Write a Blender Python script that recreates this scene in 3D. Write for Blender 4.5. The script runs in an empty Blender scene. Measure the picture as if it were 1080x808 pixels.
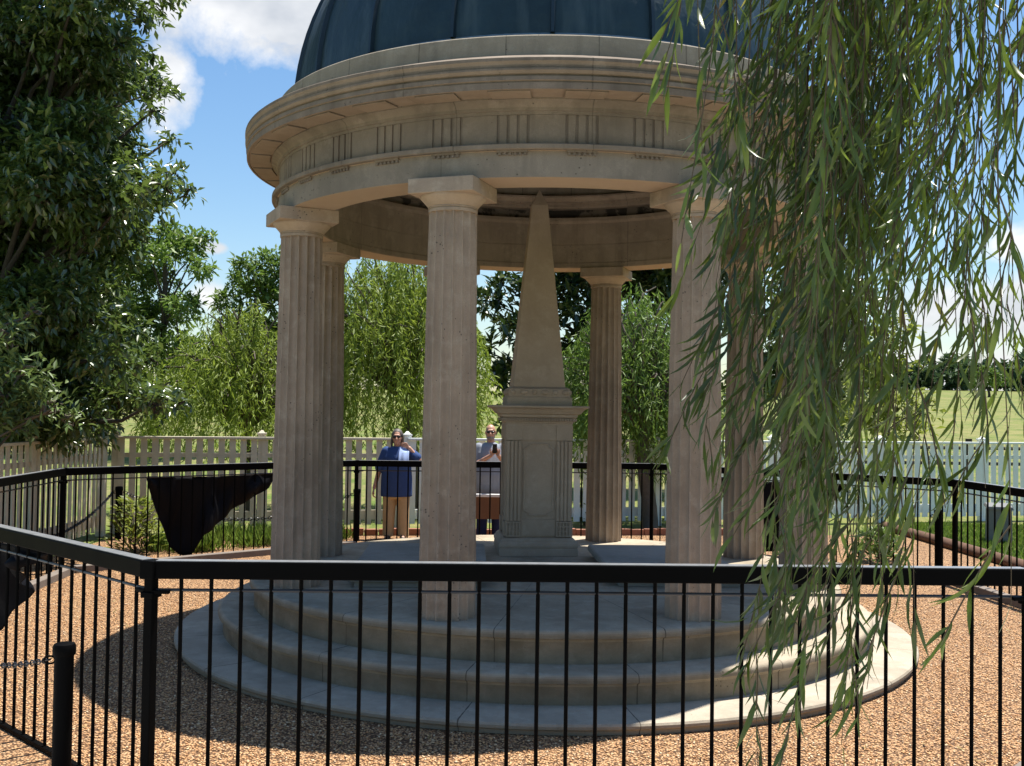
import bpy, bmesh, math, random
import numpy as np
from mathutils import Vector, Matrix
R = math.radians
PI = math.pi
rng = np.random.default_rng(7)
random.seed(7)
SC = bpy.context.scene
COL = SC.collection

# ------------------------------------------------------------------ camera
F = 1079.4; PITCH = 0.0252; ROLL = 0.0145
PZ = 0.533                      # top of the stone platform above the gravel
CX, CY = 0.3237, 9.862          # centre of the rotunda
PHI = 0.0612                    # its turn
CAMZ = PZ + 1.5365
cam_d = bpy.data.cameras.new('camera')
cam_d.sensor_width = 36; cam_d.lens = 36 * F / 1080
cam_d.clip_start = 0.05; cam_d.clip_end = 3000
cam = bpy.data.objects.new('camera', cam_d); COL.objects.link(cam)
cam.matrix_world = Matrix.Translation((0, 0, CAMZ)) @ Matrix.Rotation(PI/2 + PITCH, 4, 'X') @ Matrix.Rotation(ROLL, 4, 'Z')
SC.camera = cam

def ray(px, py):
    a, b = px - 540, py - 404
    c, s = math.cos(ROLL), math.sin(ROLL)
    u = c*a + s*b; v = -s*a + c*b
    yy, zz = 1.0, -v/F
    c, s = math.cos(PITCH), math.sin(PITCH)
    return Vector((u/F, yy*c - zz*s, yy*s + zz*c))
def at(px, py, d):
    r = ray(px, py); k = d / r.y
    return Vector((0, 0, CAMZ)) + r*k

# ------------------------------------------------------------------ mesh helpers
class MB:
    def __init__(s): s.v = []; s.f = []
    def add(s, vs, fs):
        o = len(s.v); s.v += [tuple(p) for p in vs]; s.f += [tuple(i+o for i in f) for f in fs]
    def box(s, c, size, rz=0, taper=1.0, tilt=None):
        x, y, z = [k/2 for k in size]
        ps = [(-x,-y,-z),(x,-y,-z),(x,y,-z),(-x,y,-z),(-x*taper,-y*taper,z),(x*taper,-y*taper,z),(x*taper,y*taper,z),(-x*taper,y*taper,z)]
        ca, sa = math.cos(rz), math.sin(rz)
        out = []
        for p in ps:
            q = Vector(p)
            if tilt is not None: q = tilt @ q
            out.append((c[0]+q.x*ca-q.y*sa, c[1]+q.x*sa+q.y*ca, c[2]+q.z))
        s.add(out, [(0,3,2,1),(4,5,6,7),(0,1,5,4),(1,2,6,5),(2,3,7,6),(3,0,4,7)])
    def lathe(s, prof, n=96, c=(0,0), closed=False, z0=0, a0=0):
        m = len(prof); vs = []; fs = []
        for i in range(n):
            a = a0 + 2*PI*i/n; ca, sa = math.cos(a), math.sin(a)
            for r, z in prof: vs.append((c[0]+r*ca, c[1]+r*sa, z0+z))
        k = m if closed else m-1
        for i in range(n):
            j = (i+1) % n
            for q in range(k):
                q2 = (q+1) % m
                fs.append((i*m+q, j*m+q, j*m+q2, i*m+q2))
        s.add(vs, fs)
    def tube(s, pts, rad, n=8, cap=True):
        pts = [Vector(p) for p in pts]
        if not hasattr(rad, '__len__'): rad = [rad]*len(pts)
        vs = []; fs = []
        up = None
        for i, p in enumerate(pts):
            t = (pts[min(i+1, len(pts)-1)] - pts[max(i-1, 0)])
            if t.length < 1e-9: t = Vector((0,0,1))
            t.normalize()
            if up is None: up = t.orthogonal().normalized()
            up = (up - t*up.dot(t))
            if up.length < 1e-6: up = t.orthogonal()
            up.normalize()
            w = t.cross(up)
            for k in range(n):
                a = 2*PI*k/n
                vs.append(p + (up*math.cos(a) + w*math.sin(a))*rad[i])
        for i in range(len(pts)-1):
            for k in range(n):
                k2 = (k+1) % n
                fs.append((i*n+k, i*n+k2, (i+1)*n+k2, (i+1)*n+k))
        if cap:
            fs.append(tuple(range(n-1, -1, -1))); o = (len(pts)-1)*n; fs.append(tuple(o+k for k in range(n)))
        s.add(vs, fs)
    def ell(s, rings, n=16):
        """closed stack of ellipses: (x,y,z,rx,ry)"""
        vs = []; fs = []
        for (x, y, z, rx, ry) in rings:
            for k in range(n):
                a = 2*PI*k/n; vs.append((x+rx*math.cos(a), y+ry*math.sin(a), z))
        m = len(rings)
        for i in range(m-1):
            for k in range(n):
                k2 = (k+1) % n; fs.append((i*n+k, i*n+k2, (i+1)*n+k2, (i+1)*n+k))
        fs.append(tuple(range(n-1,-1,-1))); fs.append(tuple((m-1)*n+k for k in range(n)))
        s.add(vs, fs)
    def ball(s, c, r, n=12, m=8):
        if not hasattr(r, '__len__'): r = (r, r, r)
        vs = [(c[0], c[1], c[2]-r[2])]; fs = []
        for i in range(1, m):
            t = -PI/2 + PI*i/m
            for k in range(n):
                a = 2*PI*k/n; vs.append((c[0]+r[0]*math.cos(t)*math.cos(a), c[1]+r[1]*math.cos(t)*math.sin(a), c[2]+r[2]*math.sin(t)))
        vs.append((c[0], c[1], c[2]+r[2])); top = len(vs)-1
        for k in range(n):
            k2 = (k+1) % n; fs.append((0, 1+k2, 1+k)); fs.append((top, 1+(m-2)*n+k, 1+(m-2)*n+k2))
            for i in range(m-2): fs.append((1+i*n+k, 1+i*n+k2, 1+(i+1)*n+k2, 1+(i+1)*n+k))
        s.add(vs, fs)
    def capsule(s, a, b, ra, rb, n=12):
        a, b = Vector(a), Vector(b); t = (b-a).normalized(); L = (b-a).length
        pts, rad = [], []
        for k in range(5):
            q = PI/2*k/4.0; pts.append(a - t*ra*math.cos(q)); rad.append(max(ra*math.sin(q), 1e-4))
        for k in range(5):
            q = PI/2*k/4.0; pts.append(b + t*rb*math.sin(q)); rad.append(max(rb*math.cos(q), 1e-4))
        s.tube(pts, rad, n)
    def obj(s, name, mat, parent=None, smooth=None, bevel=0, loc=None):
        me = bpy.data.meshes.new(name); me.from_pydata(s.v, [], s.f); me.update()
        bm = bmesh.new(); bm.from_mesh(me); bmesh.ops.recalc_face_normals(bm, faces=bm.faces); bm.to_mesh(me); bm.free()
        if smooth is not None:
            me.shade_smooth(); me.set_sharp_from_angle(angle=R(smooth))
        return link(name, me, mat, parent, bevel, loc)
def link(name, me, mat, parent=None, bevel=0, loc=None):
    o = bpy.data.objects.new(name, me); COL.objects.link(o)
    if mat: me.materials.append(mat)
    if parent: o.parent = parent
    if loc: o.location = loc
    if bevel:
        b = o.modifiers.new('bevel', 'BEVEL'); b.width = bevel; b.segments = 2; b.limit_method = 'ANGLE'; b.angle_limit = R(40)
    return o
def tag(o, label=None, cat=None, group=None, kind=None):
    if label: o['label'] = label
    if cat: o['category'] = cat
    if group: o['group'] = group
    if kind: o['kind'] = kind
    return o
def thing(name, label, cat, loc=(0,0,0), rz=0, group=None):
    o = bpy.data.objects.new(name, None); COL.objects.link(o)
    o.location = loc; o.rotation_euler = (0,0,rz); o.empty_display_size = .2
    return tag(o, label, cat, group)
def dup(o, parent=None):
    c = o.copy(); COL.objects.link(c); c.parent = parent
    for ch in o.children: dup(ch, c)
    return c
def clone(o, parent, loc, rz=0):
    c = o.copy(); COL.objects.link(c); c.parent = parent; c.location = loc; c.rotation_euler = (0,0,rz)
    return c

def fast_mesh(name, V, tmpl):
    """V (N,k,3) vertices of N copies, tmpl list of faces on k vertices"""
    N, k, _ = V.shape
    me = bpy.data.meshes.new(name)
    me.vertices.add(N*k); me.vertices.foreach_set('co', V.reshape(-1).astype(np.float32))
    ft = np.concatenate([np.array(f) for f in tmpl]); ls = np.array([len(f) for f in tmpl])
    L = (ft[None,:] + (np.arange(N)*k)[:,None]).reshape(-1)
    me.loops.add(len(L)); me.loops.foreach_set('vertex_index', L.astype(np.int32))
    tot = np.tile(ls, N); st = np.concatenate([[0], np.cumsum(tot)[:-1]])
    me.polygons.add(len(tot)); me.polygons.foreach_set('loop_start', st.astype(np.int32)); me.polygons.foreach_set('loop_total', tot.astype(np.int32))
    me.update(calc_edges=True); me.validate()
    return me
def nrm(a): return a/np.maximum(np.linalg.norm(a, axis=-1, keepdims=True), 1e-9)
def leaf_mesh(name, P, D, Nn, L, W, near=False, curl=0.15):
    """P bases, D directions, Nn rough normals, L lengths, W widths"""
    D = nrm(D); S = nrm(np.cross(D, Nn)); U = np.cross(S, D)
    L = np.asarray(L)[:,None]; W = np.asarray(W)[:,None]
    if near:
        curl = (rng.normal(size=(len(P),1))*.14 + curl); bend = rng.normal(size=(len(P),1))*.13
        rows = [(0,0),(.18,.7),(.42,1),(.7,.72),(1,0)]
        vs = [P]
        for t, w in rows[1:4]:
            mid = P + D*L*t - U*L*curl*t*t*1.6 + S*L*bend*t*t
            vs += [mid - S*W*.5*w + U*W*.16*w, mid, mid + S*W*.5*w + U*W*.16*w]
        vs.append(P + D*L - U*L*curl*1.6 + S*L*bend)
        V = np.stack(vs, 1)
        T = [(0,2,1),(0,3,2)]
        for r in (0,1):
            o = 1+3*r; T += [(o,o+1,o+4,o+3),(o+1,o+2,o+5,o+4)]
        T += [(7,8,10),(8,9,10)]
    else:
        m = P + D*L*.45
        V = np.stack([P, m + S*W*.5 + U*W*.12, P + D*L - U*L*curl, m - S*W*.5 + U*W*.12], 1)
        T = [(0,1,2),(0,2,3)]
    return fast_mesh(name, V, T)
def rdir(n): return nrm(rng.normal(size=(n,3)))

# ------------------------------------------------------------------ materials
def nt(name):
    m = bpy.data.materials.new(name); m.use_nodes = True
    t = m.node_tree; t.nodes.clear()
    out = t.nodes.new('ShaderNodeOutputMaterial')
    return m, t, out
class NB:
    def __init__(s, t): s.t = t
    def n(s, kind, **kw):
        x = s.t.nodes.new(kind)
        for k, v in kw.items():
            if k.startswith('i_'):
                x.inputs[k[2:].replace('_', ' ')].default_value = v
            else: setattr(x, k, v)
        return x
    def l(s, a, b): s.t.links.new(a, b)
    def val(s, x, sock):
        if isinstance(x, (int, float)): sock.default_value = x
        else: s.l(x, sock)
    def math(s, op, a, b=None, c=None, clamp=False):
        x = s.n('ShaderNodeMath', operation=op); x.use_clamp = clamp
        s.val(a, x.inputs[0])
        if b is not None: s.val(b, x.inputs[1])
        if c is not None: s.val(c, x.inputs[2])
        return x.outputs[0]
    def noise(s, vec, scale, detail=4, rough=.6, dist=0):
        x = s.n('ShaderNodeTexNoise'); x.inputs['Scale'].default_value = scale; x.inputs['Detail'].default_value = detail
        x.inputs['Roughness'].default_value = rough; x.inputs['Distortion'].default_value = dist
        if vec is not None: s.l(vec, x.inputs['Vector'])
        return x.outputs['Fac']
    def ramp(s, fac, stops):
        x = s.n('ShaderNodeValToRGB'); e = x.color_ramp.elements
        while len(e) < len(stops): e.new(.5)
        for q, (p, c) in zip(e, stops):
            q.position = p; q.color = (c if hasattr(c, '__len__') else (c,c,c))[:3] + (1,) if hasattr(c, '__len__') else (c,c,c,1)
        s.l(fac, x.inputs['Fac']); return x.outputs['Color']
    def mix(s, fac, a, b, mode='MIX'):
        x = s.n('ShaderNodeMix', data_type='RGBA', blend_type=mode)
        s.val(fac, x.inputs['Factor'])
        for v, k in ((a, 6), (b, 7)):
            if isinstance(v, tuple): x.inputs[k].default_value = v + (1,)
            else: s.l(v, x.inputs[k])
        return x.outputs[2]
    def mapv(s, vec, scale=(1,1,1), loc=(0,0,0), rot=(0,0,0)):
        x = s.n('ShaderNodeMapping'); x.inputs['Scale'].default_value = scale; x.inputs['Location'].default_value = loc; x.inputs['Rotation'].default_value = rot
        s.l(vec, x.inputs['Vector']); return x.outputs[0]
    def bump(s, h, strength=.3, dist=.01, nrm=None):
        x = s.n('ShaderNodeBump'); x.inputs['Strength'].default_value = strength; x.inputs['Distance'].default_value = dist
        s.l(h, x.inputs['Height'])
        if nrm is not None: s.l(nrm, x.inputs['Normal'])
        return x.outputs[0]
    def bsdf(s, out, color, rough=.7, metal=0, normal=None, spec=.5):
        p = s.n('ShaderNodeBsdfPrincipled')
        if isinstance(color, tuple): p.inputs['Base Color'].default_value = color + (1,)
        else: s.l(color, p.inputs['Base Color'])
        s.val(rough, p.inputs['Roughness']); s.val(metal, p.inputs['Metallic']); p.inputs['Specular IOR Level'].default_value = spec
        if normal is not None: s.l(normal, p.inputs['Normal'])
        if out is not None: s.l(p.outputs[0], out.inputs['Surface'])
        return p

def stone(name, base, dark, light, joints=0, joff=0.0, jw=.006, streak=.5, pits=.55, centre=(CX,CY), jd=.5, dirt=0, under=.0):
    m, t, out = nt(name); b = NB(t)
    pos = b.n('ShaderNodeNewGeometry').outputs['Position']
    n1 = b.noise(pos, 1.7, 5, .65, .4)
    col = b.mix(b.ramp(n1, [(.35, 0.), (.68, 1.)]), dark, base)
    n2 = b.noise(b.mapv(pos, (9,9,.9)), 1, 4, .6)                 # rain streaks
    col = b.mix(b.math('MULTIPLY', b.ramp(n2, [(.5, 0.), (.72, 1.)]), streak), col, tuple(k*.62 for k in dark))
    n3 = b.noise(pos, 6, 5, .7)
    col = b.mix(b.math('MULTIPLY', b.ramp(n3, [(.52, 0.), (.72, 1.)]), .55), col, light)
    g = b.noise(pos, 140, 3, .7)
    col = b.mix(b.ramp(g, [(.3, .38), (.7, 0.)]), col, tuple(k*.5 for k in base))
    v = b.n('ShaderNodeTexVoronoi'); v.inputs['Scale'].default_value = 26; v.inputs['Randomness'].default_value = 1; b.l(pos, v.inputs['Vector'])
    pit = b.math('LESS_THAN', v.outputs['Distance'], b.math('MULTIPLY', b.ramp(b.noise(pos, 3.3, 2), [(pits, 0.), (pits+.14, 1.)]), .17))
    col = b.mix(b.math('MULTIPLY', pit, .7), col, (.06,.05,.04))
    hgt = b.math('SUBTRACT', b.math('MULTIPLY', g, .35), pit)
    hgt = b.math('ADD', hgt, b.math('MULTIPLY', b.noise(pos, 22, 4, .6), .8))
    if joints:
        mp = b.mapv(pos, (1,1,1), (-centre[0], -centre[1], 0))
        sx = b.n('ShaderNodeSeparateXYZ'); b.l(mp, sx.inputs[0])
        ang = b.math('ARCTAN2', sx.outputs[1], sx.outputs[0])
        k = b.math('FRACT', b.math('ADD', b.math('MULTIPLY', ang, joints/(2*PI)), joff + 10))
        dd = b.math('MULTIPLY', b.math('ABSOLUTE', b.math('SUBTRACT', k, .5)), 2*PI*2.7/joints)
        dd = b.math('ADD', dd, b.math('MULTIPLY', b.math('SUBTRACT', b.noise(pos, 9, 3), .5), jw*1.6))
        j = b.math('LESS_THAN', dd, jw/2)
        col = b.mix(b.math('MULTIPLY', j, jd), col, (.06,.05,.038))
        hgt = b.math('SUBTRACT', hgt, b.math('MULTIPLY', j, 1.5))
    if under:                                   # undersides coloured lighter and warm, imitating light bounced off the gravel
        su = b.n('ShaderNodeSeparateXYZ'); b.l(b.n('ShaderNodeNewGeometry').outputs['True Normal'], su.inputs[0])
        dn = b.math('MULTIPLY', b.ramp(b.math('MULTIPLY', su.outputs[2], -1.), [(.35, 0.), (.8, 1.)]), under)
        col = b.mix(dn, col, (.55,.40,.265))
    if dirt:
        sn = b.n('ShaderNodeSeparateXYZ'); b.l(b.n('ShaderNodeNewGeometry').outputs['True Normal'], sn.inputs[0])
        vert = b.math('SUBTRACT', 1., b.math('ABSOLUTE', sn.outputs[2]), None, True)
        dn = b.ramp(b.noise(b.mapv(pos, (3,3,5)), 1, 5, .7), [(.25, .45), (.65, 1.)])
        col = b.mix(b.math('MULTIPLY', b.math('MULTIPLY', vert, dn), dirt), col, (.105,.083,.052))
    b.bsdf(out, col, .88, 0, b.bump(hgt, .6, .007), .25)
    return m
def simple(name, color, rough=.6, metal=0, var=.25, scale=12, bumps=.15, bscale=60, spec=.5, dist=.003):
    m, t, out = nt(name); b = NB(t)
    pos = b.n('ShaderNodeNewGeometry').outputs['Position']
    n = b.noise(pos, scale, 4, .6)
    col = b.mix(n, tuple(k*(1-var) for k in color), tuple(min(1,k*(1+var)) for k in color))
    nb = b.noise(pos, bscale, 3, .6)
    rg = b.math('ADD', rough-.1, b.math('MULTIPLY', n, .2))
    b.bsdf(out, col, rg, metal, b.bump(nb, bumps, dist), spec)
    return m
def leafmat(name, stops, trans, tfac=.35, rough=.42, spec=.5):
    m, t, out = nt(name); b = NB(t)
    g = b.n('ShaderNodeNewGeometry')
    rnd = g.outputs['Random Per Island']
    col = b.ramp(rnd, stops)
    n = b.noise(g.outputs['Position'], .9, 2)
    col = b.mix(b.ramp(n, [(.35, .0), (.7, .5)]), col, trans)
    p = b.bsdf(None, col, rough, 0, None, spec)
    tr = b.n('ShaderNodeBsdfTranslucent'); b.l(b.mix(.5, col, trans), tr.inputs['Color'])
    mx = b.n('ShaderNodeMixShader'); mx.inputs[0].default_value = tfac
    b.l(p.outputs[0], mx.inputs[1]); b.l(tr.outputs[0], mx.inputs[2]); b.l(mx.outputs[0], out.inputs['Surface'])
    return m

LB, LD, LL = (.47,.365,.275), (.31,.24,.18), (.57,.48,.38)
M = {}
M['column'] = stone('weathered_limestone', LB, LD, LL, pits=.48, under=.5)
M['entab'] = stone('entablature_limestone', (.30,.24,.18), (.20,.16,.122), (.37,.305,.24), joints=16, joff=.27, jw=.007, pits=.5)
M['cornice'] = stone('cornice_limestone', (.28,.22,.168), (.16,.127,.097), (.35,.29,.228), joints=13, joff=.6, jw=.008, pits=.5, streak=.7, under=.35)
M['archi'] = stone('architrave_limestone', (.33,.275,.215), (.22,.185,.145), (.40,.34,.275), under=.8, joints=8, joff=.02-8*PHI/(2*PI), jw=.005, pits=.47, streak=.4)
M['block'] = stone('pale_limestone', (.40,.34,.26), (.27,.225,.17), (.46,.41,.33), joints=24, joff=.1, jw=.008)
M['step1'] = stone('step_stone', (.47,.40,.295), (.27,.225,.16), (.56,.495,.39), joints=14, joff=.35, jw=.007, streak=.3, jd=.85, dirt=.7)
M['step2'] = stone('step_stone_middle', (.47,.40,.295), (.27,.225,.16), (.56,.495,.39), joints=16, joff=.02, jw=.007, streak=.3, jd=.85, dirt=.7)
M['step3'] = stone('step_stone_lower', (.48,.415,.32), (.31,.265,.20), (.56,.50,.40), joints=18, joff=.55, jw=.007, streak=.25, jd=.85, dirt=.4)
M['inner'] = stone('inner_limestone', (.40,.32,.25), (.28,.225,.175), (.47,.39,.31), joints=12, joff=.4, jw=.006, pits=.5)
M['monument'] = stone('grey_brown_limestone', (.50,.395,.295), (.39,.305,.225), (.56,.46,.36), streak=.15, pits=.62)
M['slab'] = stone('grave_stone', (.36,.34,.30), (.27,.255,.22), (.42,.4,.36), streak=.15)
M['railsheen'] = simple('painted_rail_sheen', (.17,.175,.18), .4, 0, .35, 14, .2, 60, .5)  # pale grey colour stands in for the sky's sheen on black paint
M['iron'] = simple('black_iron_paint', (.003,.0028,.0028), .5, 0, .3, 8, .12, 90, .03)
M['ironrod'] = simple('thin_iron_rod', (.03,.03,.032), .35, .3, .3, 8, .1, 90)
M['bollard'] = simple('black_bollard_paint', (.002,.002,.0022), .6, 0, .3, 10, .1, 90, .05)
M['cloth'] = simple('black_cloth', (.004,.004,.006), .62, 0, .3, 30, .25, 400, .10)
M['white'] = simple('white_fence_paint', (.80,.82,.79), .55, 0, .12, 5, .15, 80)
M['cream'] = simple('weathered_cream_paint', (.58,.52,.40), .65, 0, .25, 6, .2, 80)
M['timber'] = simple('grey_timber', (.17,.14,.115), .85, 0, .35, 9, .4, 50)
M['rtimber'] = simple('brown_timber', (.11,.055,.03), .9, 0, .45, 9, .4, 50)
M['brick'] = simple('red_brick', (.28,.12,.07), .85, 0, .35, 9, .4, 50)
M['bark'] = simple('grey_bark', (.12,.10,.08), .9, 0, .4, 14, .9, 40, .2, .01)
M['darkbark'] = simple('dark_bark', (.055,.045,.035), .9, 0, .4, 14, .9, 40, .2, .01)
M['twig'] = simple('willow_twig', (.09,.06,.03), .7, 0, .3, 20, .2, 80)
M['concrete'] = simple('pale_concrete', (.42,.40,.37), .85, 0, .18, 3, .3, 70)
M['marker'] = simple('grey_weathered_box', (.15,.155,.15), .75, 0, .25, 6, .3, 60)
M['skin'] = simple('skin', (.52,.28,.19), .5, 0, .08, 20, .05, 100)
M['navy'] = simple('navy_cotton', (.04,.075,.20), .85, 0, .2, 15, .3, 200, .2)
M['khaki'] = simple('khaki_cotton', (.50,.36,.20), .85, 0, .12, 15, .3, 200, .2)
M['ltblue'] = simple('pale_blue_cotton', (.36,.46,.72), .85, 0, .1, 15, .3, 200, .2)
M['greyshirt'] = simple('grey_cotton', (.25,.27,.31), .85, 0, .15, 15, .3, 200, .2)
M['jeans'] = simple('dark_jeans', (.02,.03,.08), .85, 0, .2, 20, .3, 200, .2)
M['hair'] = simple('grey_brown_hair', (.09,.075,.065), .6, 0, .4, 60, .4, 150)
M['beard'] = simple('grey_beard', (.26,.21,.18), .7, 0, .3, 60, .4, 150)
M['glass'] = simple('dark_lens', (.01,.01,.012), .15, 0, .1, 5, .0, 10)
M['shoe'] = simple('dark_shoe', (.04,.035,.03), .6)
M['phone'] = simple('black_phone', (.01,.01,.012), .25, 0, .1, 5, 0, 10)
M['brownwood'] = simple('brown_board', (.16,.07,.032), .6, 0, .2, 9, .2, 60)
M['edgewhite'] = simple('white_trim', (.75,.75,.74), .5, 0, .08, 9, .1, 60)

def dome_mat():
    m, t, out = nt('dark_blue_sheet_metal'); b = NB(t)
    pos = b.n('ShaderNodeNewGeometry').outputs['Position']
    n = b.noise(pos, 2.2, 5, .65)
    st = b.noise(b.mapv(pos, (7,7,.7)), 1, 4, .6)
    col = b.mix(b.ramp(n, [(.3,0.),(.7,1.)]), (.017,.031,.036), (.027,.052,.063))
    col = b.mix(b.math('MULTIPLY', b.ramp(st, [(.5,0.),(.75,1.)]), (.55)), col, (.085,.115,.12))
    hb = b.math('ADD', b.noise(b.mapv(pos, (3,3,2)), 1.3, 4, .5), b.math('MULTIPLY', b.noise(pos, 9, 3), .10))
    rg = b.math('ADD', .30, b.math('MULTIPLY', n, .2))
    b.bsdf(out, col, rg, .25, b.bump(hb, .5, .06), .4)
    return m
M['dome'] = dome_mat()
M['seam'] = simple('dark_standing_seam', (.016,.03,.042), .4, .2, .3, 8, .1, 60)
M['flash'] = simple('pale_blue_flashing', (.12,.17,.2), .45, .2, .6, 18, .2, 60)
def ceil_mat():
    m, t, out = nt('peeling_ceiling'); b = NB(t)
    pos = b.n('ShaderNodeNewGeometry').outputs['Position']
    n = b.noise(pos, 3.2, 5, .65, .3)
    col = b.mix(b.ramp(n, [(.47,0.),(.53,1.)]), (.05,.043,.038), (.19,.155,.125))
    b.bsdf(out, col, .9, 0, b.bump(n, .2, .01), .2)
    return m
M['ceil'] = ceil_mat()
def gravel_mat():
    m, t, out = nt('tan_pea_gravel'); b = NB(t)
    pos = b.n('ShaderNodeNewGeometry').outputs['Position']
    v = b.n('ShaderNodeTexVoronoi'); v.inputs['Scale'].default_value = 62; b.l(b.mapv(pos, (1,1,.1)), v.inputs['Vector'])
    s = b.n('ShaderNodeSeparateXYZ'); b.l(v.outputs['Color'], s.inputs[0])
    col = b.ramp(s.outputs[0], [(0,(.40,.205,.09)),(.3,(.58,.32,.145)),(.55,(.64,.38,.185)),(.8,(.70,.47,.26)),(1,(.50,.28,.13))])
    n = b.noise(pos, .8, 4)
    col = b.mix(b.ramp(n, [(.4,0.),(.75,.35)]), col, (.30,.17,.085))
    edge = b.ramp(v.outputs['Distance'], [(.28,0.),(.62,1.)])
    col = b.mix(edge, col, (.09,.045,.02))
    h = b.math('SUBTRACT', 1., v.outputs['Distance'])
    b.bsdf(out, col, .8, 0, b.bump(h, .9, .015), .3)
    return m
M['gravel'] = gravel_mat()
def pebble_mat():
    m, t, out = nt('tan_pebbles'); b = NB(t)
    g = b.n('ShaderNodeNewGeometry')
    col = b.ramp(g.outputs['Random Per Island'], [(0,(.30,.15,.065)),(.2,(.52,.275,.12)),(.5,(.62,.36,.165)),(.75,(.68,.44,.23)),(.93,(.76,.58,.38)),(1,(.44,.25,.12))])
    b.bsdf(out, col, .75, 0, None, .35)
    return m
M['pebble'] = pebble_mat()
def grass_mat():
    m, t, out = nt('field_grass'); b = NB(t)
    pos = b.n('ShaderNodeNewGeometry').outputs['Position']
    n1 = b.noise(pos, .05, 6, .7); n2 = b.noise(pos, .30, 7, .8); n3 = b.noise(b.mapv(pos, (1,.3,1)), 1.6, 8, .8)
    col = b.mix(b.ramp(n1, [(.38,0.),(.62,1.)]), (.10,.155,.024), (.18,.185,.055))
    col = b.mix(b.ramp(n2, [(.45,.0),(.58,.75)]), col, (.065,.11,.018))
    col = b.mix(b.ramp(n3, [(.45,.0),(.6,.75)]), col, (.24,.20,.09))
    b.bsdf(out, col, .9, 0, b.bump(b.math('ADD', n2, n3), .7, .08), .15)
    return m
M['grass'] = grass_mat()
M['blade'] = leafmat('grass_blade', [(0,(.07,.13,.02)),(.5,(.11,.19,.03)),(1,(.2,.22,.06))], (.2,.3,.04), .35, .6, .3)
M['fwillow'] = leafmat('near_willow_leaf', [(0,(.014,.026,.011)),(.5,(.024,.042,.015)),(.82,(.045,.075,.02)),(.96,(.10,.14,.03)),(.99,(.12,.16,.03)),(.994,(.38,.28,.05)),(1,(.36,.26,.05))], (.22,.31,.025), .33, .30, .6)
M['bigleaf'] = leafmat('dark_glossy_leaf', [(0,(.03,.055,.020)),(.55,(.05,.085,.027)),(.85,(.085,.135,.04)),(1,(.13,.18,.06))], (.17,.25,.04), .33, .28, 1.0)
M['midleaf'] = leafmat('mid_green_leaf', [(0,(.07,.115,.026)),(.6,(.10,.16,.035)),(1,(.15,.21,.05))], (.17,.28,.04), .34, .45, .4)
M['paleleaf'] = leafmat('pale_green_leaf', [(0,(.08,.12,.04)),(.6,(.12,.18,.06)),(1,(.17,.22,.09))], (.18,.27,.06), .3, .45, .4)
M['willowleaf'] = leafmat('yellow_green_willow_leaf', [(0,(.15,.205,.03)),(.6,(.21,.285,.042)),(1,(.28,.34,.06))], (.32,.42,.05), .42, .5, .4)
M['willowleaf2'] = leafmat('green_willow_leaf', [(0,(.085,.145,.03)),(.6,(.13,.21,.04)),(1,(.18,.25,.06))], (.22,.36,.05), .4, .5, .4)
M['magleaf'] = leafmat('magnolia_leaf', [(0,(.016,.034,.015)),(.6,(.026,.05,.018)),(.9,(.05,.075,.02)),(1,(.14,.13,.04))], (.07,.12,.02), .2, .28, .6)
M['yelleaf'] = leafmat('yellow_green_leaf', [(0,(.10,.13,.025)),(.6,(.16,.2,.035)),(1,(.24,.25,.06))], (.3,.36,.05), .4, .5, .4)
M['farleaf'] = leafmat('far_leaf', [(0,(.03,.06,.03)),(1,(.06,.1,.045))], (.08,.14,.05), .25, .6, .3)

# ------------------------------------------------------------------ world, sun
SUNV = Vector((1.02, .91, 4.5)).normalized()
elev = math.asin(SUNV.z); azi = math.atan2(SUNV.x, SUNV.y)
W = bpy.data.worlds.new('World'); SC.world = W; W.use_nodes = True
t = W.node_tree; t.nodes.clear(); b = NB(t)
wo = t.nodes.new('ShaderNodeOutputWorld'); bg = t.nodes.new('ShaderNodeBackground'); bg.inputs['Strength'].default_value = .082
sky = t.nodes.new('ShaderNodeTexSky'); sky.sky_type = 'NISHITA'; sky.sun_disc = False
sky.sun_elevation = elev; sky.sun_rotation = azi; sky.air_density = 1.15; sky.dust_density = .6; sky.ozone_density = 2.2
dirv = b.n('ShaderNodeTexCoord').outputs['Generated']
fb = b.noise(dirv, 9, 7, .58, .25); fb2 = b.noise(dirv, 30, 5, .6, .1)
wob = b.math('ADD', b.math('MULTIPLY', b.math('SUBTRACT', fb, .5), 2.3), b.math('MULTIPLY', b.math('SUBTRACT', fb2, .5), .8))
mask = None; lowm = None
for (px, py, rx, ry) in ((268,4,150,54),(176,86,34,46),(229,262,17,8),(226,312,24,20),(1050,330,110,40),(1075,255,40,22),(990,395,160,40),(700,-260,220,120),(100,-420,300,160)):
    d0 = ray(px, py).normalized()
    mp = b.n('ShaderNodeVectorMath', operation='SUBTRACT'); b.l(dirv, mp.inputs[0]); mp.inputs[1].default_value = d0
    sc = b.n('ShaderNodeVectorMath', operation='MULTIPLY'); b.l(mp.outputs[0], sc.inputs[0]); sc.inputs[1].default_value = (F/rx, F/rx, F/ry)
    ln = b.n('ShaderNodeVectorMath', operation='LENGTH'); b.l(sc.outputs[0], ln.inputs[0])
    q = b.math('SUBTRACT', 1.15, ln.outputs['Value'])
    mask = q if mask is None else b.math('MAXIMUM', mask, q)
mask = b.math('ADD', mask, wob)
cm = b.ramp(mask, [(.05, 0.), (.55, .92)])
ccol = b.mix(b.ramp(b.noise(b.mapv(dirv, (1,1,1.6), (.3,.1,.05)), 6, 5, .55), [(.38, 0.), (.56, 1.)]), (4.3,4.5,4.8), (6.6,6.6,6.6))
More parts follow.
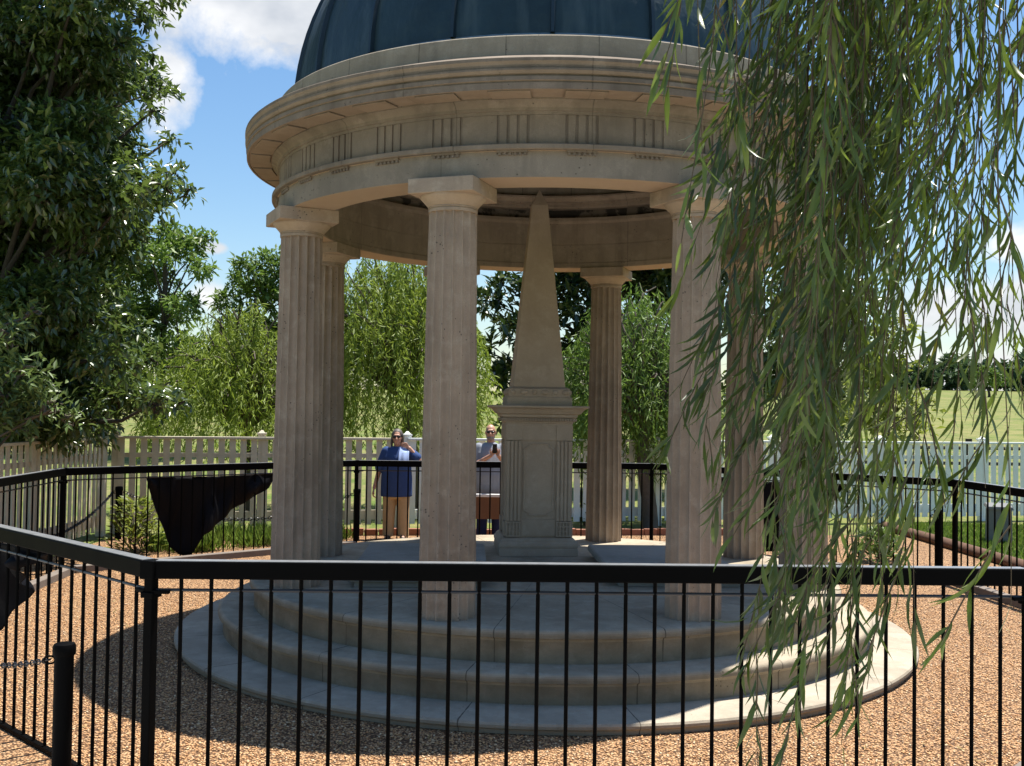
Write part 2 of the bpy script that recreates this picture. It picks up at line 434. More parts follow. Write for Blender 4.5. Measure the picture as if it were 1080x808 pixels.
hs = b.n('ShaderNodeHueSaturation'); hs.inputs['Saturation'].default_value = 1.2; b.l(sky.outputs[0], hs.inputs['Color'])
skyc = b.mix(cm, hs.outputs[0], ccol)
b.l(skyc, bg.inputs['Color']); b.l(bg.outputs[0], wo.inputs[0])
sl = bpy.data.lights.new('sun', 'SUN'); sl.energy = 4.9; sl.angle = R(.55); sl.color = (1,.95,.87)
so = bpy.data.objects.new('sun', sl); COL.objects.link(so); so.rotation_euler = SUNV.to_track_quat('Z', 'Y').to_euler(); so.location = (10, 8, 30)
SC.view_settings.view_transform = 'Standard'; SC.view_settings.look = 'None'; SC.view_settings.gamma = 1; SC.view_settings.exposure = .95
SC.render.engine = 'CYCLES'
SC.cycles.max_bounces = 8; SC.cycles.diffuse_bounces = 5; SC.cycles.transparent_max_bounces = 4; SC.cycles.use_denoising = True
SC.cycles.caustics_reflective = False; SC.cycles.caustics_refractive = False; SC.cycles.sample_clamp_indirect = 10

# ------------------------------------------------------------------ ground
def hill(x, y):
    k = .0285 + .008*min(1, max(0, (x-5)/60))
    d = max(0, y-23); d = d if d < 240 else 240 + (d-240)*.1
    return k*d*d/(d+6)
xs = [-600,-300,-150,-90,-60,-45,-30,-22,-16,-10,-5,0,5,10,16,22,30,40,50,60,75,90,120,160,220,300,600]
ys = [-200,-60,-20,0,10,18,22,23.5,25,27,30,34,40,50,65,85,110,140,180,220,260,300,400,700,1500]
g = MB(); g.v = [(x, y, hill(x, y)) for y in ys for x in xs]; nx = len(xs)
g.f = [(j*nx+i, j*nx+i+1, (j+1)*nx+i+1, (j+1)*nx+i) for j in range(len(ys)-1) for i in range(nx-1)]
tag(g.obj('ground', M['grass'], None, 60), kind='structure')
OCT = [(-1.83,5.26),(2.74,5.42),(5.85,8.72),(5.55,12.8),(2.15,15.6),(-2.3,15.3),(-5.45,12.5),(-5.2,8.4)]
def sheet(name, poly, z, mat):
    m = MB(); m.add([(x, y, z) for x, y in poly], [tuple(range(len(poly)))])
    return tag(m.obj(name, mat), kind='structure')
sheet('gravel', [(-6.1,4.5),(6.78,4.5),(6.78,17.6),(2,17.0),(-6.1,15.9)], .006, M['gravel'])
sheet('pavement', [(-9,-5),(9,-5),(9,8.3),(6.2,8.4),(2.9,4.95),(-2.05,4.8),(-5.55,8.1),(-9,8.3)], .012, M['concrete'])

# ------------------------------------------------------------------ rotunda
rot = thing('rotunda', 'round limestone rotunda with eight fluted columns and a dark blue metal dome', 'rotunda', (CX, CY, PZ), PHI)
def step(r, rin, z, h, mat):
    m = MB(); nose = .035
    prof = [(rin, z), (r-nose, z)]
    for k in range(1, 5): a = PI/2*k/4; prof.append((r-nose+nose*math.sin(a), z-nose+nose*math.cos(a)))
    prof += [(r, z-.055), (r-.012, z-.062), (r-.03, z-.068), (r-.04, z-.085), (r-.042, z-h)]
    m.lathe(prof, 160)
    return m
s1 = step(2.7265, .001, 0, .25, M['step1']).obj('step', M['step1'], rot, 30)
step(2.99, 2.5, -.2385, .23, None).obj('step', M['step2'], rot, 30)
m = MB(); m.lathe([(2.8,-.4482),(3.325,-.4482),(3.345,-.453),(3.355,-.467),(3.355,-.485),(3.335,-.50),(3.32,-.56)], 160); m.obj('step', M['step3'], rot, 30)
RB, RN, HN, HA = .212, .178, 2.9821, 3.2056
def shaft():
    NF, SEG, NR = 16, 12, 22
    m = MB()
    vs = []
    for i in range(NR+1):
        tz = i/NR; z = HN*tz
        r = RB + (RN-RB)*(tz**1.25)
        for k in range(NF*SEG):
            a = 2*PI*k/(NF*SEG); ph = (k % SEG)/SEG
            q_ = (ph-.0833)/.9167; fl = 0 if q_ <= 0 else .036*(r/RB)*max(0, math.sin(PI*q_))**.55
            rr = r - fl + .0012*math.sin(13*z+7*a)
            vs.append((rr*math.cos(a), rr*math.sin(a), z))
    n = NF*SEG; fs = []
    for i in range(NR):
        for k in range(n):
            k2 = (k+1) % n; fs.append((i*n+k, i*n+k2, (i+1)*n+k2, (i+1)*n+k))
    m.add(vs, fs)
    return m
cols = []
c0 = shaft().obj('column', M['column'], rot, 28)
m = MB(); m.lathe([(.05,HN-.004),(RN+.004,HN-.004),(RN+.006,HN+.018),(RN-.002,HN+.02),(RN-.002,HN+.026),(RN+.006,HN+.028),(RN+.007,HN+.036),(RN+.003,HN+.038),(RN+.010,HN+.042),(RN+.026,HN+.062),(RN+.048,HN+.085),(RN+.064,HN+.102),(RN+.069,HN+.112),(.05,HN+.1135)], 64)
cap0 = m.obj('capital', M['column'], c0, 35)
m = MB(); m.box((0,0,HN+.1135+.0545), (.51,.51,.11)); ab0 = m.obj('abacus', M['column'], c0, None, .006)
RC = 2.4012
for i in range(8):
    a = R(-67.5 + 45*i)
    c = c0 if i == 0 else dup(c0, rot)
    c.parent = rot; c.location = (RC*math.cos(a), RC*math.sin(a), 0); c.rotation_euler = (0,0,a)
# entablature
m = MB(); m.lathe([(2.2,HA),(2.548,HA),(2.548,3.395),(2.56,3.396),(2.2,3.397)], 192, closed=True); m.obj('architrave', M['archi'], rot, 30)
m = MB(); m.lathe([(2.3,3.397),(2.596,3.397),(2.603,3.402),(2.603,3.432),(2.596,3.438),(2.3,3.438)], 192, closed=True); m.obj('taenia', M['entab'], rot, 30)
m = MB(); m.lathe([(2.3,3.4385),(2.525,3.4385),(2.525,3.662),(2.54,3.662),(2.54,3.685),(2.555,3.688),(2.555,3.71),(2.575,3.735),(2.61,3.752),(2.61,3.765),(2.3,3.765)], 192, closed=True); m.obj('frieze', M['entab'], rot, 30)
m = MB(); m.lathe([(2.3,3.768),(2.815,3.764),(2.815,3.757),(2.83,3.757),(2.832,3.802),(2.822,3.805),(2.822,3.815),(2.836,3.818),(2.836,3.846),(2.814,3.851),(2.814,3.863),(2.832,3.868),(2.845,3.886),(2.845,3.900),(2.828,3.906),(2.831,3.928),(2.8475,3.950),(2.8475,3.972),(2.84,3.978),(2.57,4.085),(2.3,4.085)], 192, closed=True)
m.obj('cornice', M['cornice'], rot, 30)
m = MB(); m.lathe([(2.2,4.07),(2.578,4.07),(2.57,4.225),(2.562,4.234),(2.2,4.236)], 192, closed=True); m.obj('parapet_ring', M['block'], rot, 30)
# triglyphs with guttae, and mutules
def arcbox(m, r0, r1, a0, a1, z0, z1, n=2):
    vs = []
    for i in range(n+1):
        a = a0 + (a1-a0)*i/n; c, s = math.cos(a), math.sin(a)
        vs += [(r0*c,r0*s,z0),(r1*c,r1*s,z0),(r1*c,r1*s,z1),(r0*c,r0*s,z1)]
    fs = [(0,1,2,3), tuple(4*n+k for k in (3,2,1,0))]
    for i in range(n):
        for k in range(4): k2 = (k+1) % 4; fs.append((4*i+k, 4*i+4+k, 4*i+4+k2, 4*i+k2))
    m.add(vs, fs)
m = MB(); hw = .110/2.54
bw = 2*hw/3
sl2 = .0095/2.54
for k in range(3):
    arcbox(m, 2.50, 2.538, -hw + bw*k + sl2, -hw + bw*(k+1) - sl2, 3.4388, 3.6615)
tri0 = m.obj('triglyph', M['entab'], rot, None, .004)
m = MB(); arcbox(m, 2.54, 2.572, -hw, hw, 3.383, 3.3968)
for k in range(6):
    a = -hw + 2*hw*(k+.5)/6; m.lathe([(.001,0),(.013,0),(.010,.020),(.001,.020)], 8, (2.556*math.cos(a), 2.556*math.sin(a)), z0=3.363)
gut0 = m.obj('guttae', M['entab'], tri0)
m = MB(); arcbox(m, 2.625, 2.795, -hw*1.25, hw*1.25, 3.752, 3.7655); mut0 = m.obj('mutule', M['cornice'], rot, None, .003)
m = MB(); arcbox(m, 2.50, 2.5365, hw+sl2, R(11.25)-hw-sl2, 3.4388, 3.6615, 6); met0 = m.obj('metope', M['entab'], rot, None, .002)
for i in range(32):
    a = R(-67.5 + 11.25*i)
    if i:
        tt = dup(tri0, rot); mu = clone(mut0, rot, (0,0,0), a); clone(met0, rot, (0,0,0), a)
    else: tt = tri0; mut0.rotation_euler = (0,0,a); met0.rotation_euler = (0,0,a)
    tt.rotation_euler = (0,0,a)
# interior
m = MB(); m.lathe([(2.199,HA+.002),(2.185,HA+.003),(2.185,HA+.055),(2.193,HA+.06),(2.193,HA+.268),(2.199,HA+.27),(2.199,HA+.276),(2.19,HA+.278),(2.19,HA+.52),(2.165,HA+.53),(2.15,HA+.545),(2.15,HA+.585),(2.24,HA+.59)], 160)
m.obj('inner_wall', M['inner'], rot, 30)
m = MB(); m.lathe([(2.26,HA+.58),(2.262,HA+.70)], 160); m.obj('ceiling_band', M['ceil'], rot, 30)
m = MB(); m.lathe([(2.27,HA+.695),(2.18,HA+.70),(2.165,HA+.715),(2.165,HA+.75),(2.14,HA+.755),(2.14,HA+.775),(2.11,HA+.80),(2.09,HA+.815),(2.09,HA+.835),(2.27,HA+.84)], 160)
m.obj('ceiling_ring', M['inner'], rot, 30)
m = MB(); pr = [(2.25,HA+.835)] + [(2.22*math.cos(PI/2*k/16), HA+.92+2.1*math.sin(PI/2*k/16)) for k in range(17)]; pr[-1] = (.002, pr[-1][1])
m.lathe(pr, 96); m.obj('dome_ceiling', M['ceil'], rot, 40)
# dome
DZ, DR = 4.22, 2.40
NP = 20; ND = 24; vs = []; SEG = 8
m = MB(); pr = []
for k in range(ND+1):
    e = PI/2*k/ND; pr.append((max(DR*math.cos(e), .002), DZ + DR*.99*math.sin(e)))
m.lathe(pr, NP*SEG, a0=R(-91.5)-PHI)
dome = m.obj('dome', M['dome'], rot, 40)
m = MB(); m.lathe([(2.36,4.2365),(2.52,4.238),(2.522,4.25),(2.42,4.268),(2.396,4.31)], 160); m.obj('flashing', M['flash'], dome, 40)
m = MB()
pts = []
for k in range(ND):
    e = R(2) + R(84)*k/(ND-1); pts.append(((DR+.006)*math.cos(e), 0, DZ+(DR+.006)*.99*math.sin(e)))
vs = []
for p in pts:
    e = Vector((p[0],0,p[2]-DZ)).normalized()
    for (w, h) in ((-.018,-.01),(-.012,.028),(.012,.028),(.018,-.01)): vs.append((p[0]+e.x*h, w, p[2]+e.z*h))
m.add(vs, [(4*i+k, 4*i+k+1, 4*i+5+k, 4*i+4+k) for i in range(ND-1) for k in range(3)])
seam0 = m.obj('seam', M['seam'], dome, 30)
for i in range(NP):
    a = R(-91.5) - PHI + 2*PI*i/NP
    if i: clone(seam0, dome, (0,0,0), a)
    else: seam0.rotation_euler = (0,0,a)

# ------------------------------------------------------------------ obelisk monument
mon = thing('obelisk_monument', 'stone obelisk on a panelled square pedestal at the back of the rotunda floor', 'monument', (.27, 11.15, PZ), .078)
def sq(prof, name, parent, mat=M['monument'], bevel=0, smooth=None):
    m = MB(); vs = []; fs = []
    for w, z in prof:
        h = w/2; vs += [(-h,-h,z),(h,-h,z),(h,h,z),(-h,h,z)]
    n = len(prof)
    for i in range(n-1):
        for k in range(4): k2 = (k+1) % 4; fs.append((4*i+k, 4*i+k2, 4*i+4+k2, 4*i+4+k))
    fs += [(3,2,1,0), tuple(4*(n-1)+k for k in range(4))]
    m.add(vs, fs); return m.obj(name, mat, parent, smooth, bevel)
sq([(.83,.0),(.83,.075),(.82,.078),(.835,.09),(.84,.11),(.83,.13),(.81,.14),(.80,.145),(.79,.16),(.76,.175),(.73,.185)], 'base', mon, bevel=.004)
die = sq([(.66,.185),(.66,1.36)], 'pedestal', mon, bevel=.003)
for side in range(4):
    rz = PI/2*side
    for s in (-1, 1):
        m = MB()
        m.box((s*.265, -.337, .32-.045), (.165,.024,.16))            # fretted block
        for i in range(5): m.box((s*.265-.07+.035*i, -.352, .275), (.013,.026,.16))
        for j in range(4): m.box((s*.265, -.351, .202+.0485*j), (.155,.024,.014))
        for i in range(4): m.box((s*.265-.06+.04*i, -.34, .78), (.026,.03,.84))
        m.box((s*.265, -.336, .78), (.165,.014,.845))
        m.box((s*.265, -.340, 1.285), (.17,.03,.155))
        o = m.obj('pilaster', M['monument'], die, None, .002); o.rotation_euler = (0,0,rz)
    m = MB()
    m.box((0,-.337,.29), (.36,.02,.17)); m.box((0,-.337,1.285), (.358,.02,.15))
    # panel moulding with nicked corners
    x, z0, z1, cc = .155, .42, 1.17, .055
    ol = [(-x+cc,z0),(x-cc,z0),(x-cc,z0+cc*.4),(x,z0+cc),(x,z1-cc),(x-cc,z1-cc*.4),(x-cc,z1),(-x+cc,z1),(-x+cc,z1-cc*.4),(-x,z1-cc),(-x,z0+cc),(-x+cc,z0+cc*.4)]
    for i in range(len(ol)):
        p, q = ol[i], ol[(i+1) % len(ol)]; m.tube([(p[0],-.333,p[1]),(q[0],-.333,q[1])], .011, 6)
    o = m.obj('panel', M['monument'], die, None); o.rotation_euler = (0,0,rz)
capo = sq([(.70,1.36),(.70,1.385),(.715,1.39),(.715,1.405),(.745,1.41),(.745,1.44),(.79,1.455),(.80,1.48),(.86,1.49),(.87,1.50),(.93,1.535),(.99,1.548),(1.015,1.553),(1.015,1.57),(1.0,1.575)], 'pedestal_cap', mon, bevel=.002)
m = MB()
for side in range(4):
    q = Matrix.Rotation(PI/2*side, 3, 'Z')
    for i in range(26):
        c = q @ Vector((-.355+.0284*i, -.383, 1.4255)); m.box(c, (.015,.024,.028), PI/2*side)
m.obj('dentil', M['monument'], capo)
sq([(.69,1.575),(.69,1.66),(.685,1.665)], 'plinth', mon, bevel=.004)
band = sq([(.655,1.665),(.655,1.685),(.66,1.69),(.65,1.75),(.60,1.765),(.575,1.77)], 'moulded_band', mon, bevel=.003)
m = MB()
for side in range(4):
    q = Matrix.Rotation(PI/2*side, 3, 'Z')
    for i in range(6):
        c = q @ Vector((-.28+.112*i, -.325, 1.715)); r = q @ Vector((.046 if i % 2 else .03, .022, 0)); m.ball(c, (abs(r.x) or .02, abs(r.y) or .02, .028), 10, 6)
m.obj('egg_ornament', M['monument'], band, 50)
sq([(.555,1.77),(.175,3.755),(.012,3.93)], 'obelisk', mon, bevel=.005)

# ------------------------------------------------------------------ grave slabs
for lab, x0, x1, y0, y1 in (('flat grey grave slab to the left of the obelisk pedestal', -1.42, -.22, 8.72, 10.75), ('flat grey grave slab to the right of the obelisk pedestal', .86, 2.05, 8.95, 10.85)):
    gs = thing('grave_slab', lab, 'grave slab', ((x0+x1)/2, (y0+y1)/2, PZ), PHI*.7, 'grave slabs on the rotunda floor')
    w, h = x1-x0, y1-y0
    m = MB(); m.box((0,0,.025), (w-.12,h-.12,.05)); m.obj('plinth', M['slab'], gs, None, .004)
    m = MB(); m.box((0,0,.085), (w,h,.07)); m.obj('ledger', M['slab'], gs, None, .022)

# ------------------------------------------------------------------ iron railing
fence = thing('iron_railing', 'black eight-sided iron railing enclosing the gravel around the rotunda', 'railing', (.35, 10.5, 0))
FZ = 1.268; ox, oy = .35, 10.5
NB_ = 30
for i in range(8):
    a = Vector((OCT[i][0]-ox, OCT[i][1]-oy, 0)); c = Vector((OCT[(i+1)%8][0]-ox, OCT[(i+1)%8][1]-oy, 0))
    d = c-a; L = d.length; ang = math.atan2(d.y, d.x); mid = (a+c)/2
    m = MB(); m.box((0,0,FZ-.045), (L-.05,.075,.09)); panel = m.obj('railing_panel', M['iron'], fence, None, .008)
    m = MB(); m.box((0,0,FZ+.0015), (L-.06,.064,.003)); m.obj('rail_sheen_strip', M['railsheen'], panel)  # added thin strip, paints the sky reflection along the black rail
    panel.location = mid; panel.rotation_euler = (0,0,ang)
    m = MB(); m.tube([(-L/2,-.0,1.118),(L/2,0,1.118)], .0085, 8); m.obj('rod', M['ironrod'], panel, 40)
    m = MB(); m.box((0,0,.024), (L-.05,.035,.03)); m.obj('bottom_rail', M['iron'], panel, None, .003)
    nbar = max(4, round(L/.152)); sp = L/nbar
    bar = None
    for k in range(1, nbar):
        x = -L/2 + sp*k
        if bar is None:
            m = MB(); m.tube([(0,0,.045),(0,0,FZ-.088)], .0105, 8); bar = m.obj('baluster', M['iron'], panel, 40); bar.location = (x,0,0)
        else: clone(bar, panel, (x,0,0))
    m = MB(); m.box((0,0,.61), (.052,.052,1.22)); m.box((0,0,FZ-.045), (.085,.085,.094)); post = m.obj('post', M['iron'], fence, None, .005); post.location = a; post.rotation_euler = (0,0,ang-R(22))
    m = MB(); m.box((0,0,1.095), (.075,.075,.03)); m.box((.06,.0,1.112), (.09,.03,.02), R(20)); m.box((-.06,.0,1.112), (.09,.03,.02), R(-20)); m.obj('bracket', M['iron'], post, None, .004)
# timber edging under each side of the railing (inside)
for i, lab in enumerate(('grey timber edging under the front side of the railing','grey timber edging along the right front railing side','grey timber edging under the right side of the railing','grey timber edging under the railing side behind the right columns','grey timber edging between the people and the platform','grey timber edging below the far black triangular cloth','grey timber edging under the left side of the railing','grey timber edging along the left front railing side')):
    if i in (0, 4, 7): continue
    a = Vector(OCT[i]); c = Vector(OCT[(i+1)%8]); d = c-a; ang = math.atan2(d.y, d.x); mid = (a+c)/2; nrm_ = Vector((-d.y, d.x)).normalized()
    p = mid + nrm_*.14
    m = MB(); m.box((0,0,.045), (d.length-.22,.12,.09)); o = m.obj('timber_edging', M['timber'], None, None, .008); o.location = (p.x, p.y, 0); o.rotation_euler = (0,0,ang)
    tag(o, lab, 'edging', 'timber edgings along the railing')

# ------------------------------------------------------------------ bollards and chains
def bollard(loc, lab):
    t = thing('chain_bollard', lab, 'bollard', loc, 0, 'black bollards outside the railing')
    m = MB(); m.lathe([(.001,0),(.049,0),(.049,.745),(.001,.745)], 24); m.obj('post', M['bollard'], t, 40)
    m = MB(); m.lathe([(.001,.742),(.055,.742),(.058,.748),(.058,.785),(.052,.80),(.03,.806),(.001,.807)], 24); m.obj('cap', M['bollard'], t, 40)
    m = MB(); m.tube([(-.075+.03*math.cos(2*PI*k/10), 0, .715+.02*math.sin(2*PI*k/10)) for k in range(11)], .006, 6); m.obj('ring', M['bollard'], t, 40)
    return t
bp = [(-2.335,5.42,0), (-5.95,15.6,0), (-2.36,15.78,0), (5.74,13.75,0)]
bollard(bp[0], 'black bollard with a flat round cap in the left foreground outside the railing')
bollard(bp[1], 'black bollard by the cream picket fence left of the triangular cloth')
bollard(bp[2], 'black bollard beside the railing corner next to the woman in blue')
bollard(bp[3], 'black bollard behind the railing near the brown log edging')
def chain(p, q, sag, lab, lk=.045, rad=.0045):
    p, q = Vector(p), Vector(q); n = 60
    pts = [p.lerp(q, k/n) - Vector((0,0,sag*4*(k/n)*(1-k/n))) for k in range(n+1)]
    Ls = [0]
    for k in range(n): Ls.append(Ls[-1] + (pts[k+1]-pts[k]).length)
    N = int(Ls[-1]/(lk*.72)); m = MB()
    for i in range(N):
        s = Ls[-1]*(i+.5)/N
        k = max(j for j in range(n) if Ls[j] <= s); f = (s-Ls[k])/(Ls[k+1]-Ls[k]); c = pts[k].lerp(pts[k+1], f)
        t = (pts[k+1]-pts[k]).normalized(); u = t.cross(Vector((0,0,1))).normalized(); w = t.cross(u)
        if i % 2: u = w
        loop = [c + t*(lk/2)*math.cos(2*PI*j/8) + u*(lk*.3)*math.sin(2*PI*j/8) for j in range(9)]
        m.tube(loop, rad, 5, False)
    tag(m.obj('chain', M['ironrod'], None, 60), lab, 'chain', 'chains hung between the bollards')
chain((-2.415,5.42,.715), (-4.3,6.9,.68), .16, 'dark link chain running left from the bollard in the foreground')
chain((-6.02,15.55,.72), (-6.05,11.4,.72), .42, 'sagging chain left of the bollard by the cream picket fence', .07, .009)
chain((-2.44,15.78,.715), (-5.87,15.6,.72), .40, 'sagging chain behind the far black triangular cloth', .07, .007)

# ------------------------------------------------------------------ black drapes on the railing
def drape(a, c, s0, s1, z0, bottom, off, lab):
    """a,c: railing corners; s0..s1 along the side; bottom(s) gives lower edge height"""
    a = Vector(a); c = Vector(c); d = c-a; u = d.normalized(); n = Vector((u.y, -u.x))
    NS, NT = 40, 20; m = MB()
    for i in range(NS+1):
        s = i/NS; p = a + d*(s0+(s1-s0)*s); zb = bottom(s)
        for j in range(NT+1):
            q = j/NT; z = z0 + (zb-z0)*q - .03*math.sin(PI*s)*(1-q)
            fold = off*(1+q) + (.07*math.sin(s*19-4*q*(s-.3)) + .035*math.sin(41*s+3*q) + .04*math.sin(7*s+5*q))*min(1,.15+1.3*q)
            m.v.append((p.x+n.x*fold, p.y+n.y*fold, z))
    m.f = [(i*(NT+1)+j, i*(NT+1)+j+1, (i+1)*(NT+1)+j+1, (i+1)*(NT+1)+j) for i in range(NS) for j in range(NT)]
    o = m.obj('black_drape', M['cloth'], None, 60); sol = o.modifiers.new('solid', 'SOLIDIFY'); sol.thickness = .005
    return tag(o, lab, 'drape', 'black cloths hung on the railing')
def interp(xs, ys): return lambda s: float(np.interp(s, xs, ys))
drape(OCT[6], OCT[5], .25, .71, 1.13, interp([0,.09,.2,.26,.34,.40,.9,1], [1.12,.58,.18,.06,.06,.33,.91,1.05]), -.05, 'black triangular cloth hung on the far left railing beside the left column')
drape(OCT[0], OCT[7], .32, .62, 1.17, interp([0,.2,.43,.6,.8,1], [1.15,1.02,.80,.5,.45,1.1]), .06, 'black cloth tied to the near left railing, cut by the picture edge')
drape(OCT[3], OCT[4], .32, .78, 1.13, interp([0,.2,.42,.5,.6,.85,1], [1.12,.72,.18,.12,.1,.7,1.1]), .05, 'black cloth hung on the railing behind the right columns')

# ------------------------------------------------------------------ picket fences
def picket(a, c, name, mat, lab, h, sp, pw, gap0=.12, postcap=False):
    a = Vector(a); c = Vector(c); d = c-a; L = d.length; ang = math.atan2(d.y, d.x)
    t = thing(name, lab, 'picket fence', (a.x, a.y, 0), ang)
    m = MB(); m.box((L/2,0,h-.02), (L,.10,.04)); m.obj('cap_rail', mat, t, None, .005)
    for z, hh in ((h-.30,.07),(.26,.16)):
        m = MB(); m.box((L/2,.03,z), (L,.035,hh)); m.obj('rail', mat, t)
    n = int(L/sp); p0 = None
    for k in range(n):
        if p0 is None:
            m = MB(); m.box((0,0,(h-.04+.1)/2), (pw,.02,h-.14)); p0 = m.obj('picket', mat, t); p0.location = (sp*.5,-.002,0)
        else: clone(p0, t, (sp*(k+.5), -.002, 0), 0)
    npo = max(1, round(L/2.45)); q0 = None
    for k in range(npo+1):
        if q0 is None:
            m = MB(); m.box((0,.06,h/2+.02), (.12,.12,h+.04)); m.box((0,.06,h+.05), (.15,.15,.03)); m.box((0,.06,h+.085), (.11,.11,.05), 0, .3); q0 = m.obj('post', mat, t, None, .004)
        else: clone(q0, t, (L*k/npo, 0, 0), 0)
    return t
picket((-6.35,9.0), (-6.3,15.95), 'picket_fence', M['cream'], 'cream weathered picket fence side under the big dark tree', 1.55, .165, .085)
picket((-6.25,16.2), (-1.9,17.3), 'picket_fence', M['cream'], 'cream picket fence stretch behind the left columns and the woman', 1.55, .17, .10)
picket((-1.75,17.35), (11.5,20.7), 'picket_fence', M['white'], 'white picket fence running behind the obelisk and the hanging willow', 1.55, .172, .112)
# field fence of posts and rails
t = thing('field_fence', 'brown post and rail fence in the field beyond the white pickets', 'field fence', (9, 30, 0))
for k in range(6):
    x = 2.2*k; z = hill(9+x, 30); m = MB(); m.box((x,0,z+.6), (.14,.14,1.35)); m.obj('post', M['darkbark'], t)
    if k < 5:
        for zz in (.55, 1.0):
            z2 = hill(9+x+2.2, 30); m = MB(); m.tube([(x,.08,z+zz),(x+2.2,.08,z2+zz)], .05, 8); m.obj('rail', M['darkbark'], t)

# ------------------------------------------------------------------ lawn edging, marker, brick edge
m = MB(); pts = [(6.95,8.5,.05),(6.92,12,.06),(6.86,14.5,.06),(6.8,16.5,.07),(6.72,18.4,.06)]
m.tube(pts, [.08,.085,.09,.085,.085], 12); tag(m.obj('log_edging', M['rtimber'], None, 60), 'brown log edging between the gravel and the bright lawn', 'edging')
t = thing('stone_marker', 'small grey upright box with a sloping lid on the lawn by the white fence', 'marker', (7.95,16.7,0), -.25)
m = MB(); m.box((0,0,.29), (.36,.30,.58), 0, .94); m.obj('body', M['marker'], t, None, .008)
m = MB(); m.box((0,0,.6), (.40,.34,.05), 0, .9, Matrix.Rotation(.14, 3, 'X')); m.obj('lid', M['marker'], t, None, .008)
bt = None
br = thing('brick_edging', 'low red brick edging at the foot of the fence behind the people', 'edging', (-3.6, 16.35, 0), .12)
m = MB()
for k in range(34): m.box((.23*k, .01*math.sin(k*3), .055+.008*math.sin(k*1.7)), (.215,.11,.11), .03*math.sin(k*5))
m.obj('brick_row', M['brick'], br, None, .005)

# ------------------------------------------------------------------ sign board in front of the man
t = thing('sign_board', 'low brown board with a white top edge in front of the bald man', 'sign board', (-.36,15.98,0))
m = MB(); m.box((0,0,.52), (.74,.05,.34)); m.obj('board', M['brownwood'], t, None, .005)
m = MB(); m.box((0,-.005,.715), (.78,.09,.045)); m.obj('top_edge', M['edgewhite'], t, None, .005)
for s in (-1,1):
    m = MB(); m.box((s*.33,.03,.2), (.05,.05,.4)); m.obj('leg', M['brownwood'], t, None, .004)

# ------------------------------------------------------------------ people
def remesh(o, vox=.007, sm=4):
    r = o.modifiers.new('remesh', 'REMESH'); r.mode = 'VOXEL'; r.voxel_size = vox; r.use_smooth_shade = True
    s = o.modifiers.new('smooth', 'SMOOTH'); s.iterations = sm; s.factor = .5
def hand(m, w, d, side, bend, palm_n, size=1.0):
    """w wrist, d direction of the hand, side vector to the thumb, bend direction of curl"""
    w, d, side, bend = Vector(w), Vector(d).normalized(), Vector(side).normalized(), Vector(bend).normalized()
    pc = w + d*.045*size
    for k in (-1,0,1): m.capsule(w + side*.014*k, w + d*.085*size + side*.026*k, .014, .013, 8)
    for k, ln in ((-1.5,.058),(-.5,.072),(.5,.078),(1.5,.068)):
        b0 = w + d*.088*size + side*.019*k; b1 = b0 + (d*.8+bend*.35).normalized()*ln*.5; b2 = b1 + (d*.35+bend*.9).normalized()*ln*.5
        m.capsule(b0, b1, .0095, .009, 8); m.capsule(b1, b2, .009, .0075, 8)
    t0 = w + d*.025*size + side*.028; t1 = t0 + (d*.6+side*.7).normalized()*.04; t2 = t1 + (d*.9+bend*.3).normalized()*.032
    m.capsule(t0, t1, .0125, .011, 8); m.capsule(t1, t2, .0105, .009, 8)
def head(m, c, s=1.0):
    x, y, z = c          # centre of the skull, facing -y
    m.ball((x,y+.012,z+.02), (.076*s,.094*s,.10*s), 20, 14)
    m.ball((x,y-.02,z-.05), (.060*s,.068*s,.075*s), 18, 12)
    m.ball((x,y-.055,z-.10), (.030*s,.028*s,.024*s), 12, 8)
    m.capsule((x,y-.085*s,z+.01), (x,y-.105*s,z-.032), .010, .016, 10)
    for q in (-1,1):
        m.ball((x+q*.078*s,y+.01,z-.01), (.012,.022,.033), 10, 8)
        m.ball((x+q*.04*s,y-.06*s,z-.03), (.026,.022,.024), 10, 8)
    m.capsule((x-.018,y-.083*s,z-.062), (x+.018,y-.083*s,z-.062), .008, .008, 8)
    m.capsule((x-.03,y-.08*s,z+.03), (x+.03,y-.08*s,z+.03), .012, .012, 8)
def glasses(parent, c, s=1.0):
    x, y, z = c; m = MB()
    for q in (-1,1):
        m.ball((x+q*.034,y-.088*s,z+.004), (.029,.012,.021), 14, 8)
        m.tube([(x+q*.06,y-.08*s,z+.01),(x+q*.08*s,y-.02,z+.01),(x+q*.083*s,y+.03,z+.0)], .004, 6)
    m.tube([(x-.012,y-.095*s,z+.012),(x+.012,y-.095*s,z+.012)], .004, 6)
    m.obj('sunglasses', M['glass'], parent, 50)

# woman
wx, wy = -1.79, 16.1
wo_ = thing('person', 'person in a navy shirt and khaki trousers with a pale blue towel on one shoulder', 'person', (wx, wy, 0))
m = MB(); hc = (0.0, 0, 1.60); head(m, hc)
m.capsule((0,.02,1.40),(0,.005,1.53),.058,.052)
m.ell([(0,.01,.80,.17,.13),(0,.01,.95,.20,.14),(0,.01,1.15,.175,.12),(0,.01,1.30,.18,.11),(0,.01,1.40,.12,.08),(0,.01,1.44,.06,.06)])
for q in (-1,1): m.capsule((q*.10,.01,.86),(q*.105,.0,.48),.095,.062); m.capsule((q*.105,0,.48),(q*.115,.01,.09),.058,.042); m.capsule((q*.115,.04,.045),(q*.125,-.12,.035),.04,.034)
m.capsule((-.19,.01,1.37),(-.275,.02,1.08),.052,.042); m.capsule((-.275,.02,1.08),(-.345,-.04,.80),.041,.027)
hand(m, (-.348,-.045,.79), (-.15,-.1,-1), (.3,-1,0), (1,.2,0), None)
